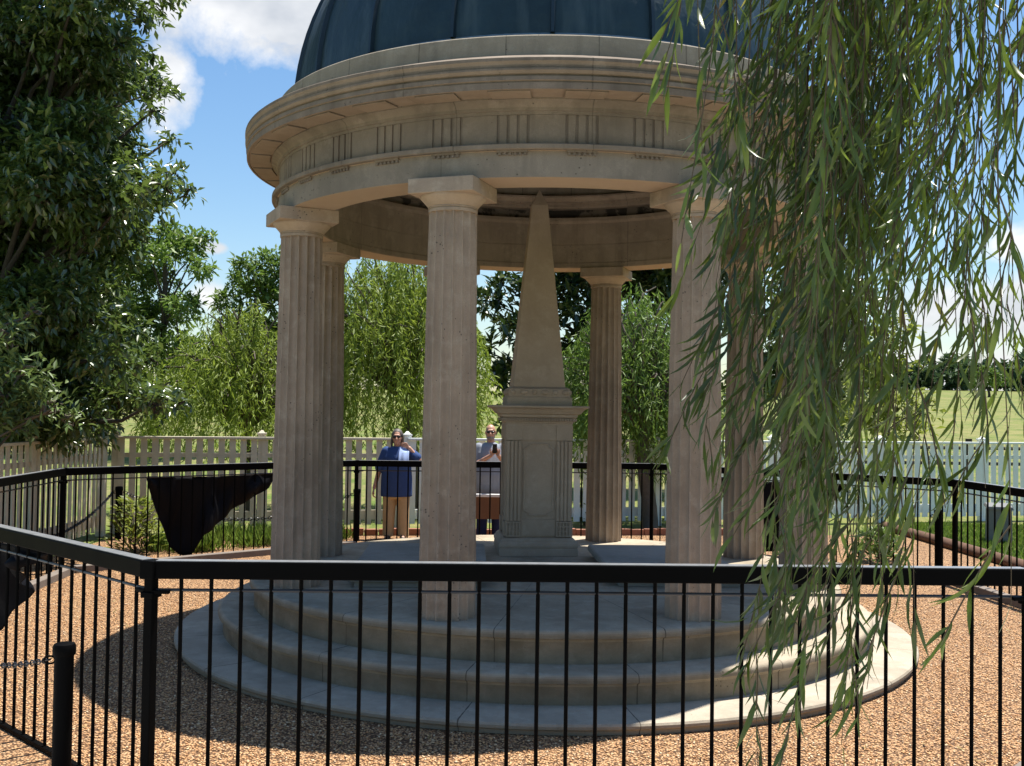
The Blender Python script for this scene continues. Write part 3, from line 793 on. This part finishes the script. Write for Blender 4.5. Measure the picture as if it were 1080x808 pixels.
m.capsule((.19,.01,1.37),(.345,-.02,1.25),.052,.042); m.capsule((.345,-.02,1.25),(.20,-.05,1.43),.041,.03)
hand(m, (.195,-.05,1.435), (-.9,-.05,.45), (0,-.3,1), (-.2,.6,-.6), None)
o = m.obj('body', M['skin'], wo_); remesh(o, .006, 3)
m = MB()
m.ell([(0,.01,.67,.245,.18),(0,.01,.70,.25,.182),(0,.01,.95,.245,.185),(0,0,1.15,.228,.17),(0,.0,1.28,.222,.15),(0,.01,1.38,.195,.115),(0,.015,1.425,.13,.09),(0,.015,1.452,.085,.075)], 24)
m.capsule((-.17,.01,1.375),(-.262,.02,1.12),.078,.085); m.capsule((.17,.01,1.375),(.30,-.01,1.285),.078,.085)
o = m.obj('shirt', M['navy'], wo_); remesh(o, .009, 4)
m = MB()
m.ell([(0,.01,.64,.20,.15),(0,.01,.80,.215,.16),(0,.01,.98,.20,.15)], 20)
for q in (-1,1): m.ell([(q*.118,.0,.05,.088,.095),(q*.115,.0,.25,.092,.095),(q*.108,0,.5,.10,.10),(q*.105,0,.75,.112,.12)], 16)
o = m.obj('trousers', M['khaki'], wo_); remesh(o, .009, 3)
m = MB()
m.ball((0,.025,1.635), (.088,.10,.098), 20, 12); m.ball((0,.07,1.56), (.08,.07,.11), 16, 10)
for q in (-1,1): m.capsule((q*.07,.01,1.64),(q*.088,.02,1.50),.025,.022); m.capsule((q*.088,.02,1.50),(q*.085,.03,1.42),.022,.014)
m.v = [(x, y, z) if not (y < -.055 and abs(x) < .06 and z < 1.68) else (x, -.055, z) for x, y, z in m.v]
o = m.obj('hair', M['hair'], wo_); remesh(o, .007, 2)
glasses(wo_, hc)
tw = MB()
for i in range(9):
    s = i/8
    for j in range(15):
        q = j/14; ang = -1.2 + 2.5*q
        # drawn over the shoulder and hanging down the chest
        if q < .6: p = Vector((.045+.155*s, -.20+.0*s, 1.17+.21*(q/.6)+.02*s)); p.y = -.205 + .09*(q/.6)**2 + .01*math.sin(9*s)
        else: k = (q-.6)/.4; p = Vector((.055+.14*s, -.11+.2*k, 1.40+.065*math.sin(PI*k)-.05*s-.1*max(0,k-.6)))
        tw.v.append(tuple(p))
tw.f = [(i*15+j, i*15+j+1, (i+1)*15+j+1, (i+1)*15+j) for i in range(8) for j in range(14)]
o = tw.obj('shoulder_towel', M['ltblue'], None, 60); sl_ = o.modifiers.new('s', 'SOLIDIFY'); sl_.thickness = .012
o.location = (wx, wy, 0); tag(o, 'pale blue towel draped over the shoulder of the woman in navy', 'towel')
for q in (-1,1):
    m = MB(); m.ell([(q*.122,-.05,.0,.048,.13),(q*.122,-.05,.03,.05,.135),(q*.12,-.03,.06,.045,.11),(q*.117,.02,.095,.038,.05)], 14); m.obj('shoe', M['shoe'], wo_, 50)

# man
mx, my = -.33, 16.42
ma = thing('person', 'bald bearded person in a grey shirt and sunglasses holding up a phone', 'person', (mx, my, 0))
hc = (0.0, 0, 1.69)
m = MB(); head(m, hc, 1.03)
m.capsule((0,.02,1.47),(0,.005,1.62),.066,.06)
m.ell([(0,.01,.88,.17,.13),(0,-.01,1.02,.20,.16),(0,-.01,1.2,.20,.15),(0,.01,1.38,.20,.12),(0,.01,1.47,.14,.09),(0,.01,1.51,.07,.065)])
for q in (-1,1): m.capsule((q*.10,.01,.92),(q*.11,0,.50),.10,.066); m.capsule((q*.11,0,.50),(q*.12,.01,.09),.062,.045); m.capsule((q*.12,.04,.045),(q*.13,-.13,.035),.042,.035)
m.capsule((-.215,.01,1.43),(-.255,-.06,1.16),.058,.046); m.capsule((-.255,-.06,1.16),(.015,-.28,1.33),.045,.031)
hand(m, (.02,-.285,1.335), (.55,-.1,.8), (-.75,-.1,.5), (.2,-.9,.3), None, .9)
m.capsule((.215,.01,1.43),(.27,-.05,1.16),.058,.046); m.capsule((.27,-.05,1.16),(.13,-.27,1.33),.045,.031)
hand(m, (.13,-.275,1.335), (-.4,-.1,.85), (.7,-.2,.4), (-.2,-.9,.2), None, .9)
o = m.obj('body', M['skin'], ma); remesh(o, .006, 3)
m = MB()
m.ell([(0,0,.72,.235,.19),(0,-.01,.80,.25,.205),(0,-.02,1.02,.258,.225),(0,-.015,1.2,.25,.20),(0,0,1.36,.242,.155),(0,.01,1.46,.20,.115),(0,.015,1.50,.13,.09),(0,.015,1.525,.088,.078)], 24)
m.capsule((-.19,.01,1.435),(-.25,-.04,1.22),.085,.083); m.capsule((.19,.01,1.435),(.262,-.03,1.22),.085,.083)
o = m.obj('shirt', M['greyshirt'], ma); remesh(o, .009, 4)
m = MB()
m.ell([(0,.01,.76,.20,.15),(0,.01,.9,.22,.165),(0,.01,1.04,.21,.16)], 20)
for q in (-1,1): m.ell([(q*.125,0,.05,.085,.09),(q*.12,0,.3,.09,.09),(q*.115,0,.55,.10,.10),(q*.11,0,.86,.118,.125)], 16)
o = m.obj('trousers', M['jeans'], ma); remesh(o, .009, 3)
m = MB(); m.ball((0,-.050,1.597), (.054,.052,.042), 16, 10); m.v = [p if not (p[2] > 1.628 and abs(p[0]) < .03) else (p[0], p[1]+.02, p[2]) for p in m.v]
m.capsule((-.068,-.01,1.66),(-.055,-.03,1.60),.010,.014); m.capsule((.068,-.01,1.66),(.055,-.03,1.60),.010,.014)
o = m.obj('beard', M['beard'], ma); remesh(o, .006, 2)
glasses(ma, hc, 1.03)
for q in (-1,1):
    m = MB(); m.ell([(q*.127,-.05,.0,.052,.14),(q*.127,-.05,.03,.054,.145),(q*.125,-.03,.06,.048,.12),(q*.122,.02,.095,.04,.05)], 14); m.obj('shoe', M['shoe'], ma, 50)
ph = MB(); ph.box((0,0,0), (.072,.012,.15), 0, 1, Matrix.Rotation(.15, 3, 'X')); o = ph.obj('phone', M['phone'], None, None, .006); o.location = (mx+.075, my-.335, 1.44)
tag(o, 'black phone held up by the bald man in grey', 'phone')

# ------------------------------------------------------------------ vegetation
def crown(clumps, per, lf, LN, WD, mat, name, parent, out=.55, droop=.25, inner=.45, spread=.16, curl=.15):
    P, D, NN = [], [], []
    for (c, r, sq_) in clumps:
        n = max(6, int(per*r*r)); u = rdir(n)
        u[:,2] = np.where(u[:,2] < -.55, -u[:,2]*.6, u[:,2])
        rad = r*(inner + (1.05-inner)*rng.random(n)**.45)
        tip = np.array(c)[None,:] + u*rad[:,None]*np.array([1,1,sq_])[None,:]
        k = lf
        p = np.repeat(tip, k, 0) + rng.normal(size=(n*k,3))*spread*.5
        d = np.repeat(u, k, 0)*out + rdir(n*k)*.9; d[:,2] -= droop
        P.append(p); D.append(d); NN.append(rdir(n*k)*.7 + np.array([0,0,1.]))
    P, D, NN = np.concatenate(P), np.concatenate(D), np.concatenate(NN); n = len(P)
    s = .7 + .6*rng.random(n)
    return link(name, leaf_mesh(name, P, D, NN, LN*s, WD*s, False, curl), mat, parent)
def limb(m, a, c, ra, rb, sag=.0, n=8, wob=.1):
    a, c = Vector(a), Vector(c); pts, rad = [], []
    w1, w2 = Vector(rng.normal(size=3))*wob, Vector(rng.normal(size=3))*wob
    for k in range(n+1):
        t_ = k/n; p = a.lerp(c, t_) + (w1*math.sin(PI*t_) + w2*math.sin(2*PI*t_)) + Vector((0,0,sag*math.sin(PI*t_)))
        pts.append(p); rad.append(ra + (rb-ra)*t_**.8)
    m.tube(pts, rad, 8)
    return pts
def tree(name, label, base, top, clumps, r0, leaf, LN, WD, per, lf, bark, group=None, **kw):
    t = thing(name, label, 'tree', base, 0, group)
    bl = Vector(base)
    cl = [(tuple(Vector(c)-bl), r, s) for c, r, s in clumps]
    m = MB(); tp = Vector(top)-bl
    pts = limb(m, (0,0,-.1), tp, r0, r0*.3, 0, 10, r0*.5)
    m.obj('trunk', bark, t, 60)
    m = MB()
    for c, r, s in cl:
        h = min(.95, max(.25, (c[2]-.25*r)/max(tp.z, .1)*.75)); k = pts[int(h*10)]
        limb(m, k, c, r0*.42*(1-h*.6), .015, .15, 6, .12)
        for q in range(3):
            e = Vector(c) + Vector(rdir(1)[0])*r*.85; limb(m, c, e, .022, .006, 0, 4, .04)
    m.obj('limbs', bark, t, 60)
    crown(cl, per, lf, LN, WD, leaf, 'crown', t, **kw)
    return t
def clumps_px(lst, d0, dd, sc=1.0):
    out = []
    for (px, py, r) in lst:
        d = d0 + dd*(rng.random()-.5)*2; out.append((tuple(at(px, py, d)), r*d/F*sc, .85))
    return out

# big dark tree on the left
L = []
edge = [(-60,160),(0,135),(50,140),(90,138),(130,118),(160,120),(190,158),(215,150),(250,112),(300,120),(340,120),(380,135),(420,145),(445,105)]
for y, e in edge:
    L.append((e-22, y, 30)); L.append((e-60, y+10, 44)); L.append((e-105, y-8, 55)); L.append((e-165, y+5, 60)); L.append((e-240, y, 62))
L += [(160,118,10),(172,196,16),(182,182,9),(150,20,16),(163,425,16),(160,380,12),(155,60,12)]
cl = clumps_px(L, 14.3, 1.3, .86)
cl += [((c[0]-.3, c[1]+1.6, c[2]), r*1.15, s) for c, r, s in cl[::2]]
cl += [((-7.6+rng.normal()*1.2, 14.6+rng.normal()*1.0, 8.6+rng.random()*1.6), .8, .85) for k in range(14)]
tree('dark_tree', 'large dark glossy-leaved tree filling the left edge beside the cream fence', (-7.7,14.6,0), (-7.5,14.6,9.2), cl, .24, M['bigleaf'], .145, .058, 400, 9, M['darkbark'], droop=.4, inner=.3)
# pale shrub tree at far left
L = [(8,352,20),(25,395,26),(5,420,28),(48,425,20),(-30,390,34),(-30,440,30),(70,440,12),(30,330,8),(20,450,18)]
tree('pale_shrub', 'pale-leaved shrub in front of the big dark tree at the left edge', (-6.9,12.2,0), (-6.4,12.2,2.6), clumps_px(L, 12.2, .35), .05, M['paleleaf'], .13, .042, 420, 7, M['bark'], droop=-.1, inner=.2)
# mid trees
L = [(150,300,34),(120,340,40),(185,268,26),(205,258,18),(175,250,18),(160,270,20),(222,252,7),(210,285,15),(165,340,34),(195,325,20),(150,385,40),(190,375,28),(110,290,40),(215,390,20),(140,255,22),(100,400,50)]
tree('round_tree', 'mid green tree against the sky just right of the big dark tree', (-12.2,35,.3), (-12,35,7.5), clumps_px(L, 35, 1.6), .2, M['midleaf'], .27, .10, 120, 7, M['darkbark'], inner=.25, droop=.15)
L = [(262,285,18),(285,280,20),(250,300,12),(275,310,22),(240,320,14),(295,320,26),(258,345,24),(235,360,14),(290,360,30),(320,300,28),(335,340,34),(245,385,26),(310,390,34)]
tree('leafy_tree', 'mid green tree with open branches between the round tree and the left column', (-8.3,38,.4), (-8.2,38,6.5), clumps_px(L, 38, 1.5), .2, M['midleaf'], .27, .10, 130, 7, M['darkbark'], inner=.25, droop=.15)
# magnolia behind the obelisk
L = [(520,320,22),(512,370,16),(530,345,14),(516,405,18),(540,395,22),(555,420,24),(530,300,14),(575,300,30),(600,330,34),(590,290,30),(560,350,24),(620,300,34),(650,290,36),(680,300,36),(600,380,34),(570,450,22),(640,350,30),(700,310,40),(735,330,40),(545,445,18),(640,260,40),(590,250,40),(690,260,44),(740,280,44),(700,400,40),(660,410,30)]
tree('magnolia_tree', 'dark magnolia with large glossy leaves behind the obelisk', (2.2,26.5,.1), (2.3,26.5,7), clumps_px(L, 26, 1.0), .22, M['magleaf'], .30, .12, 95, 7, M['darkbark'], inner=.25, droop=-.05)
# trees right, behind the hanging willow
L = [(860,330,40),(890,360,34),(850,390,40),(880,410,34),(820,360,44),(900,320,30),(845,300,40),(870,440,28),(800,410,44)]
tree('shade_tree', 'dark leafy tree behind the right columns and the hanging willow', (8.2,27,.1), (8.0,27,4.6), clumps_px(L, 27, 1.0), .2, M['bigleaf'], .26, .11, 95, 7, M['darkbark'], inner=.25)
L = [(930,360,22),(945,390,24),(920,410,24),(950,430,26),(905,440,24),(965,455,20),(925,450,24),(958,350,10),(948,338,9),(975,430,14)]
tree('yellow_bush', 'yellow-green bush above the white fence at the right', (8.9,24,.05), (8.9,24,2.5), clumps_px(L, 24, .7), .07, M['yelleaf'], .22, .085, 105, 6, M['bark'], inner=.2, droop=.1)
# far lone tree and far wood
L = [(1043,400,13),(1033,404,10),(1053,402,11),(1040,392,8)]
tree('field_tree', 'small lone tree standing in the far field before the wood', tuple(at(1043,419,170)), tuple(at(1043,400,170)), clumps_px(L, 170, 1), .28, M['midleaf'], .8, .4, 7, 7, M['darkbark'], inner=.2)
L = []
for k in range(40):
    px = 905 + k*9 + rng.normal()*4; hgt = 14 + 6*math.sin(k*.7) + 5*rng.random()
    L += [(px, 404, 13), (px+3, 404-hgt*.6, 12), (px, 404-hgt, 9)]
cl = clumps_px(L, 262, 10)
w = crown(cl, 2.2, 6, 1.7, .9, M['farleaf'], 'far_wood', None, inner=.2); tag(w, 'distant dark wood along the horizon at the right', 'wood', kind='stuff')

# weeping willows (middle distance)
def willow(label, base, crown_c, rx, ry, top_z, low, ns, leaf, LN, WD, lean=(0,0), group='weeping willows behind the rotunda', per=26, ragged=.9):
    t = thing('willow_tree', label, 'tree', base, 0, group)
    bl = Vector(base); cc = Vector(crown_c) - bl
    m = MB(); fork = Vector((cc.x*.35, cc.y*.35, top_z*.42))
    limb(m, (0,0,-.1), fork, .15, .10, 0, 8, .05); m.obj('trunk', M['bark'], t, 60)
    m = MB(); P, D = [], []
    for k in range(ns):
        a = 2*PI*rng.random(); q = rng.random()**.5
        ex = cc.x + rx*q*math.cos(a); ey = cc.y + ry*q*math.sin(a)
        zt = top_z*(1 - .42*q**2.2 + .05*math.sin(a*5+q*4)) + rng.normal()*.16
        if k % 6 == 0: limb(m, fork, (ex, ey, zt), .05, .01, .35, 7, .08)
        lo_ = low + ragged*rng.random()**2*(1+math.sin(a*3+1)); zl = lo_ + (zt-lo_)*(.0 + .6*rng.random()**1.4)
        n = max(4, int((zt-zl)*per)); s = np.linspace(0, 1, n)
        ou = np.array([math.cos(a), math.sin(a)])*(.18+.25*rng.random())
        xx = ex + ou[0]*np.sqrt(s)*q + .06*np.sin(5*s+a*3); yy = ey + ou[1]*np.sqrt(s)*q + .06*np.cos(4*s+a*5); zz = zt + (zl-zt)*s
        P.append(np.stack([xx, yy, zz], 1)+rng.normal(size=(n,3))*.025); d = rng.normal(size=(n,3))*.55; d[:,2] -= .9; d[:,:2] += ou*.6; D.append(d)
    m.obj('limbs', M['bark'], t, 60)
    P, D = np.concatenate(P), np.concatenate(D); n = len(P); s = .7+.6*rng.random(n)
    link('crown', leaf_mesh('crown', P, D, rdir(n), LN*s, WD*s, False, .12), leaf, t)
p1 = at(262, 400, 20); p2 = at(412, 400, 20.5); p3 = at(662, 400, 18.6)
willow('low yellow-green weeping willow left of the left column', (p1.x,20,0), (p1.x,20,0), 1.85,1.6, 3.85, .9, 430, M['willowleaf'], .145, .024, per=34)
willow('tall yellow-green weeping willow seen between the left columns behind the woman', (-1.95,20.6,0), (p2.x,20.4,0), 1.9,1.6, 5.2, 1.1, 560, M['willowleaf'], .145, .024, per=30)
willow('green weeping willow between the rear column and the right front column', (2.45,17.9,0), (p3.x+.1,18.9,0), 1.45,1.3, 4.1, .75, 620, M['willowleaf2'], .145, .023, ragged=.35)

# hanging willow in the foreground
fw = thing('hanging_willow', 'near weeping willow whose long leafy strands hang over the right side', 'tree', (3.5,2.3,0))
FB = Vector((3.5,2.3,0))
m = MB(); limb(m, (0,0,-.1), (-.1,.1,2.6), .26, .19, 0, 10, .04); m.obj('trunk', M['bark'], fw, 60)
boughs = []
for (ex, ey, ez) in ((.35,2.75,4.6),(.55,3.3,4.75),(.7,3.9,4.9),(.9,4.5,5.1),(1.6,4.6,5.2),(2.2,3.6,5.0),(1.3,3.0,4.9)):
    m = MB(); pts = limb(m, (-.1,.1,2.5), Vector((ex,ey,ez))-FB, .10, .02, .75, 14, .06); m.obj('bough', M['bark'], fw, 60)
    boughs += [p+FB for p in pts[5:]]
SP, SD, SL, SWd, SN = [], [], [], [], []
tw = MB()
def strand(px0, px1, yb, d, dens=24, lean=0., top=4.75, lf=1.0, start=None):
    """strand hanging at depth d whose free end is seen near px1,yb"""
    e = at(px1, yb, d); s0 = at(px0, 0, d)
    x0 = s0.x; z0 = top if start is None else start
    Lz = z0 - e.z; n = int(max(Lz, .2)*14)+3
    ph = rng.random()*6; am = .02 + .03*rng.random(); dy = rng.normal()*.10
    pts = []
    for k in range(n+1):
        s = k/n; z = z0 - Lz*s
        f = min(1, max(0, (s0.z - z)/max(s0.z-e.z, .05))) if z < s0.z else 0
        x = x0 + (e.x-x0)*f**1.3 + am*math.sin(ph+5*s*Lz/1.6)*s
        y = d + dy*s + am*math.cos(ph+4*s*Lz/1.6)*s
        pts.append(Vector((x, y, z)))
    nb = min(boughs, key=lambda b_: (b_-pts[0]).length)
    tw.tube([nb, nb.lerp(pts[0], .55)+Vector((0,0,.08))] + pts, [.006,.005] + [.0042*(1-.75*k/n) for k in range(n+1)], 4, False)
    def deck(ps, dn, scale):
        acc = 0.; side = 1; az = rng.random()*6.28
        for k in range(len(ps)-1):
            a, c = ps[k], ps[k+1]; seg = (c-a).length; acc += seg*dn
            while acc >= 1:
                acc -= 1; f = rng.random(); p = a.lerp(c, f); tdir = (c-a).normalized()
                az += PI*.78 + rng.normal()*.5
                o = Vector((math.cos(az), math.sin(az), 0)); spl = .22 + .45*rng.random()
                dr = tdir*(1-.25*spl) + o*spl + Vector((-.14-lean, 0, -.35)) + Vector(rng.normal(size=3))*.12
                SP.append(p); SD.append(dr); q = scale*(.62+.6*rng.random()); SL.append(.122*q); SWd.append(.0132*q*(.85+.4*rng.random()))
                SN.append(Vector(rng.normal(size=3)) + Vector((0,-.3,.5)))
    deck(pts, dens*lf, 1.0)
    for k in range(2, n, 3):
        if rng.random() < .55:
            a = pts[k]; ln = .12 + .25*rng.random(); o = Vector((rng.normal(), rng.normal(), 0)).normalized()
            q = [a + (o*.38*(j/5)**.8 + Vector((-.12-lean,0,-1))*(j/5))*ln for j in range(6)]
            tw.tube(q, [.0022]*5+[.0012], 4, False); deck(q, 34*lf, .9)
for q in range(19):
    cx_ = 862 + 138*(q+.5)/19 + 6*rng.normal(); cd = 2.9 + 1.6*rng.random(); yb = 350 + 190*rng.random()
    if cx_ > 915: yb = 215 + 195*rng.random()
    for k in range(2 + int(rng.random()*2.6)):
        px = cx_ + 5*rng.normal(); strand(px, px-22-16*rng.random(), yb + 55*rng.normal(), cd+.14*rng.normal(), 21, .05)
for q in range(6):
    cx_ = 792 + 12*q + 5*rng.normal(); cd = 3.0 + 1.2*rng.random(); yb = 230 + 290*rng.random()
    for k in range(1 + int(rng.random()*2)):
        px = cx_ + 4*rng.normal(); strand(px, px-16-14*rng.random(), yb + 40*rng.normal(), cd+.12*rng.normal(), 18, .06)
for k in range(11):
    px = 995 + 92*rng.random(); strand(px, px-8+12*rng.random(), 140 + 270*rng.random(), 2.8+1.4*rng.random(), 10)
for args in ((842,792,800,3.2),(850,800,745,3.4),(835,765,560,3.3),(828,742,545,3.6),(815,738,470,3.2),(856,822,690,3.0),(868,840,660,3.6),(880,858,650,3.1),
             (905,905,745,3.1),(915,897,790,3.0),(925,918,700,3.3),(940,930,640,2.9),(935,888,620,3.3),(950,945,600,3.5),(960,958,560,2.8),
             (868,815,735,3.1),(890,862,720,3.3),(900,880,660,3.5),(862,830,560,3.4),(955,925,730,3.2),(790,712,330,3.6),(800,748,430,3.4),(770,758,340,3.3),(782,765,300,2.9)):
    strand(*args, dens=21, lean=.12)
for args in ((1012,985,690,2.6),(1018,1003,560,2.9),(1050,1052,640,2.5),(1072,1068,520,2.8),(1062,1058,470,3.2),(1000,985,520,3.4),(1035,1020,450,3.0)):
    strand(*args, dens=11, lean=.05)
strand(742,730,262,2.45,14); strand(728,708,85,2.5,13); strand(752,745,150,2.6,14); strand(760,752,200,3.0,16)
tw.v = [(x-FB.x, y-FB.y, z) for x, y, z in tw.v]
tw.obj('twigs', M['twig'], fw, 60)
A = lambda q: np.array([tuple(v) for v in q])
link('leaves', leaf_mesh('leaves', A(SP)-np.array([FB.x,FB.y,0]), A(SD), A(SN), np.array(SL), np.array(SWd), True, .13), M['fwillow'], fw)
for poly in fw.children[-1].data.polygons: poly.use_smooth = True

# small plants
def plant(name, label, c, r, h, leaf, LN, WD, n, cat='plant', group=None):
    t = thing(name, label, cat, c, 0, group)
    m = MB()
    for k in range(9):
        a = rng.random()*6.28; limb(m, (0,0,-.02), (r*.7*math.cos(a), r*.7*math.sin(a), h*(.6+.4*rng.random())), .010, .003, .0, 5, .03)
    m.obj('stems', M['bark'], t, 60)
    u = rdir(n); P = np.stack([u[:,0]*r*rng.random(n)**.4, u[:,1]*r*rng.random(n)**.4, h*(.08+.92*rng.random(n))], 1)
    P[:,:2] *= (1-.45*(P[:,2:3]/h)**2)
    D = np.concatenate([u[:,:2], .35+.5*rng.random((n,1))], 1) + rdir(n)*.5; s = .7+.6*rng.random(n)
    link('leaves', leaf_mesh('leaves', P, D, rdir(n)*.5+np.array([0,0,1.]), LN*s, WD*s), leaf, t)
g = at(143,575,14.2)
plant('shrub', 'small pale green shrub left of the far black triangular cloth', (g.x,14.2,0), .42, .72, M['yelleaf'], .12, .045, 430, 'shrub')
plant('shrub', 'low green shrub on the gravel beyond the railing right of the columns', (5.15,14.35,0), .36, .45, M['midleaf'], .10, .04, 520, 'shrub')
for k, (x, lab) in enumerate(((-2.95,'leafy vine at the fence foot left of the woman'),(-1.15,'leafy vine on the fence between the woman and the front column'),(1.35,'leafy vine on the white fence left of the rear column'),(3.0,'leafy vine on the white fence right of the rear column'))):
    y = 16.3+.256*(x+6.3)*.98 + (.55 if x > -1.8 else .45)-.45
    plant('vine', lab, (x, y, 0), .22, .75+.2*math.sin(k*2), M['midleaf'], .08, .045, 420, 'vine')
# grass
def grass(name, n, fx, h, label):
    xy = fx(n); P = np.concatenate([xy, np.zeros((n,1))], 1); D = rng.normal(size=(n,3))*.35; D[:,2] = 1
    s = .5+rng.random(n); tag(link(name, leaf_mesh(name, P, D, rdir(n), h*s, .012+.010*s, False, .1), M['blade']), label, 'grass', kind='stuff')
grass('lawn_grass', 26000, lambda n: np.stack([7.1+5*rng.random(n), 13+6.4*rng.random(n)], 1), .07, 'short bright lawn grass by the white fence at the right')
def tuft(n):
    c = np.stack([-5.0+2.6*rng.random(40), 14.3+1.6*rng.random(40)], 1); i = rng.integers(0, 40, n)
    q = c[i] + rng.normal(size=(n,2))*.13
    return q[(q[:,1] > 12.9+ (q[:,0]+5.45)*.89 + .35)]
q = tuft(7000)
grass('weedy_grass', len(q), lambda n: q, .22, 'weedy grass tufts behind the far black triangular cloth')

# loose pebbles on the gravel
n = 60000
xy = np.stack([-6+12.7*rng.random(n), 5.0+6.5*rng.random(n)**1.5], 1)
def inside(q):
    ok = np.ones(len(q), bool)
    for i in range(8):
        a, c = np.array(OCT[i]), np.array(OCT[(i+1)%8]); e = c-a
        ok &= (e[0]*(q[:,1]-a[1]) - e[1]*(q[:,0]-a[0])) > .05*np.linalg.norm(e)
    return ok
ok = inside(xy) & (np.hypot(xy[:,0]-CX, xy[:,1]-CY) > 3.37)
xy = xy[ok]; n = len(xy)
base = np.array([(1,0,0),(0,1,0),(-1,0,0),(0,-1,0),(0,0,1),(0,0,-1)], float)
sz = .005 + .005*rng.random(n)
ang = rng.random(n)*6.28; ca, sa = np.cos(ang), np.sin(ang)
V = base[None] * (sz[:,None]*np.array([1.,1.,1.]))[:,None,:] * (0.7+.6*rng.random((n,6,1)))
V[:,:,0] *= (1+.5*rng.random(n))[:,None]; V[:,:,2] *= .75
X = V[:,:,0]*ca[:,None]-V[:,:,1]*sa[:,None]; Y = V[:,:,0]*sa[:,None]+V[:,:,1]*ca[:,None]
V = np.stack([X+xy[:,0:1], Y+xy[:,1:2], V[:,:,2]+.009], 2)
T = [(0,1,4),(1,2,4),(2,3,4),(3,0,4),(1,0,5),(2,1,5),(3,2,5),(0,3,5)]
tag(link('pebbles', fast_mesh('pebbles', V, T), M['pebble']), 'loose tan pebbles scattered over the gravel inside the railing', 'pebbles', kind='stuff')

n = 420
xy = np.stack([-5.6+12*rng.random(n), 5.2+8*rng.random(n)**1.3], 1); xy = xy[inside(xy) & (np.hypot(xy[:,0]-CX, xy[:,1]-CY) > 3.4)]; n = len(xy)
D = rng.normal(size=(n,3)); D[:,2] *= .15
tag(link('fallen_leaves', leaf_mesh('fallen_leaves', np.concatenate([xy, np.full((n,1), .018)], 1), D, np.array([[0,0,1.]])+rng.normal(size=(n,3))*.3, .05+.05*rng.random(n), .010+.006*rng.random(n), True, .1), simple('dry_fallen_leaf', (.24,.17,.06), .8, 0, .5, 3)), 'dry narrow leaves fallen on the gravel inside the railing', 'fallen leaves', kind='stuff')
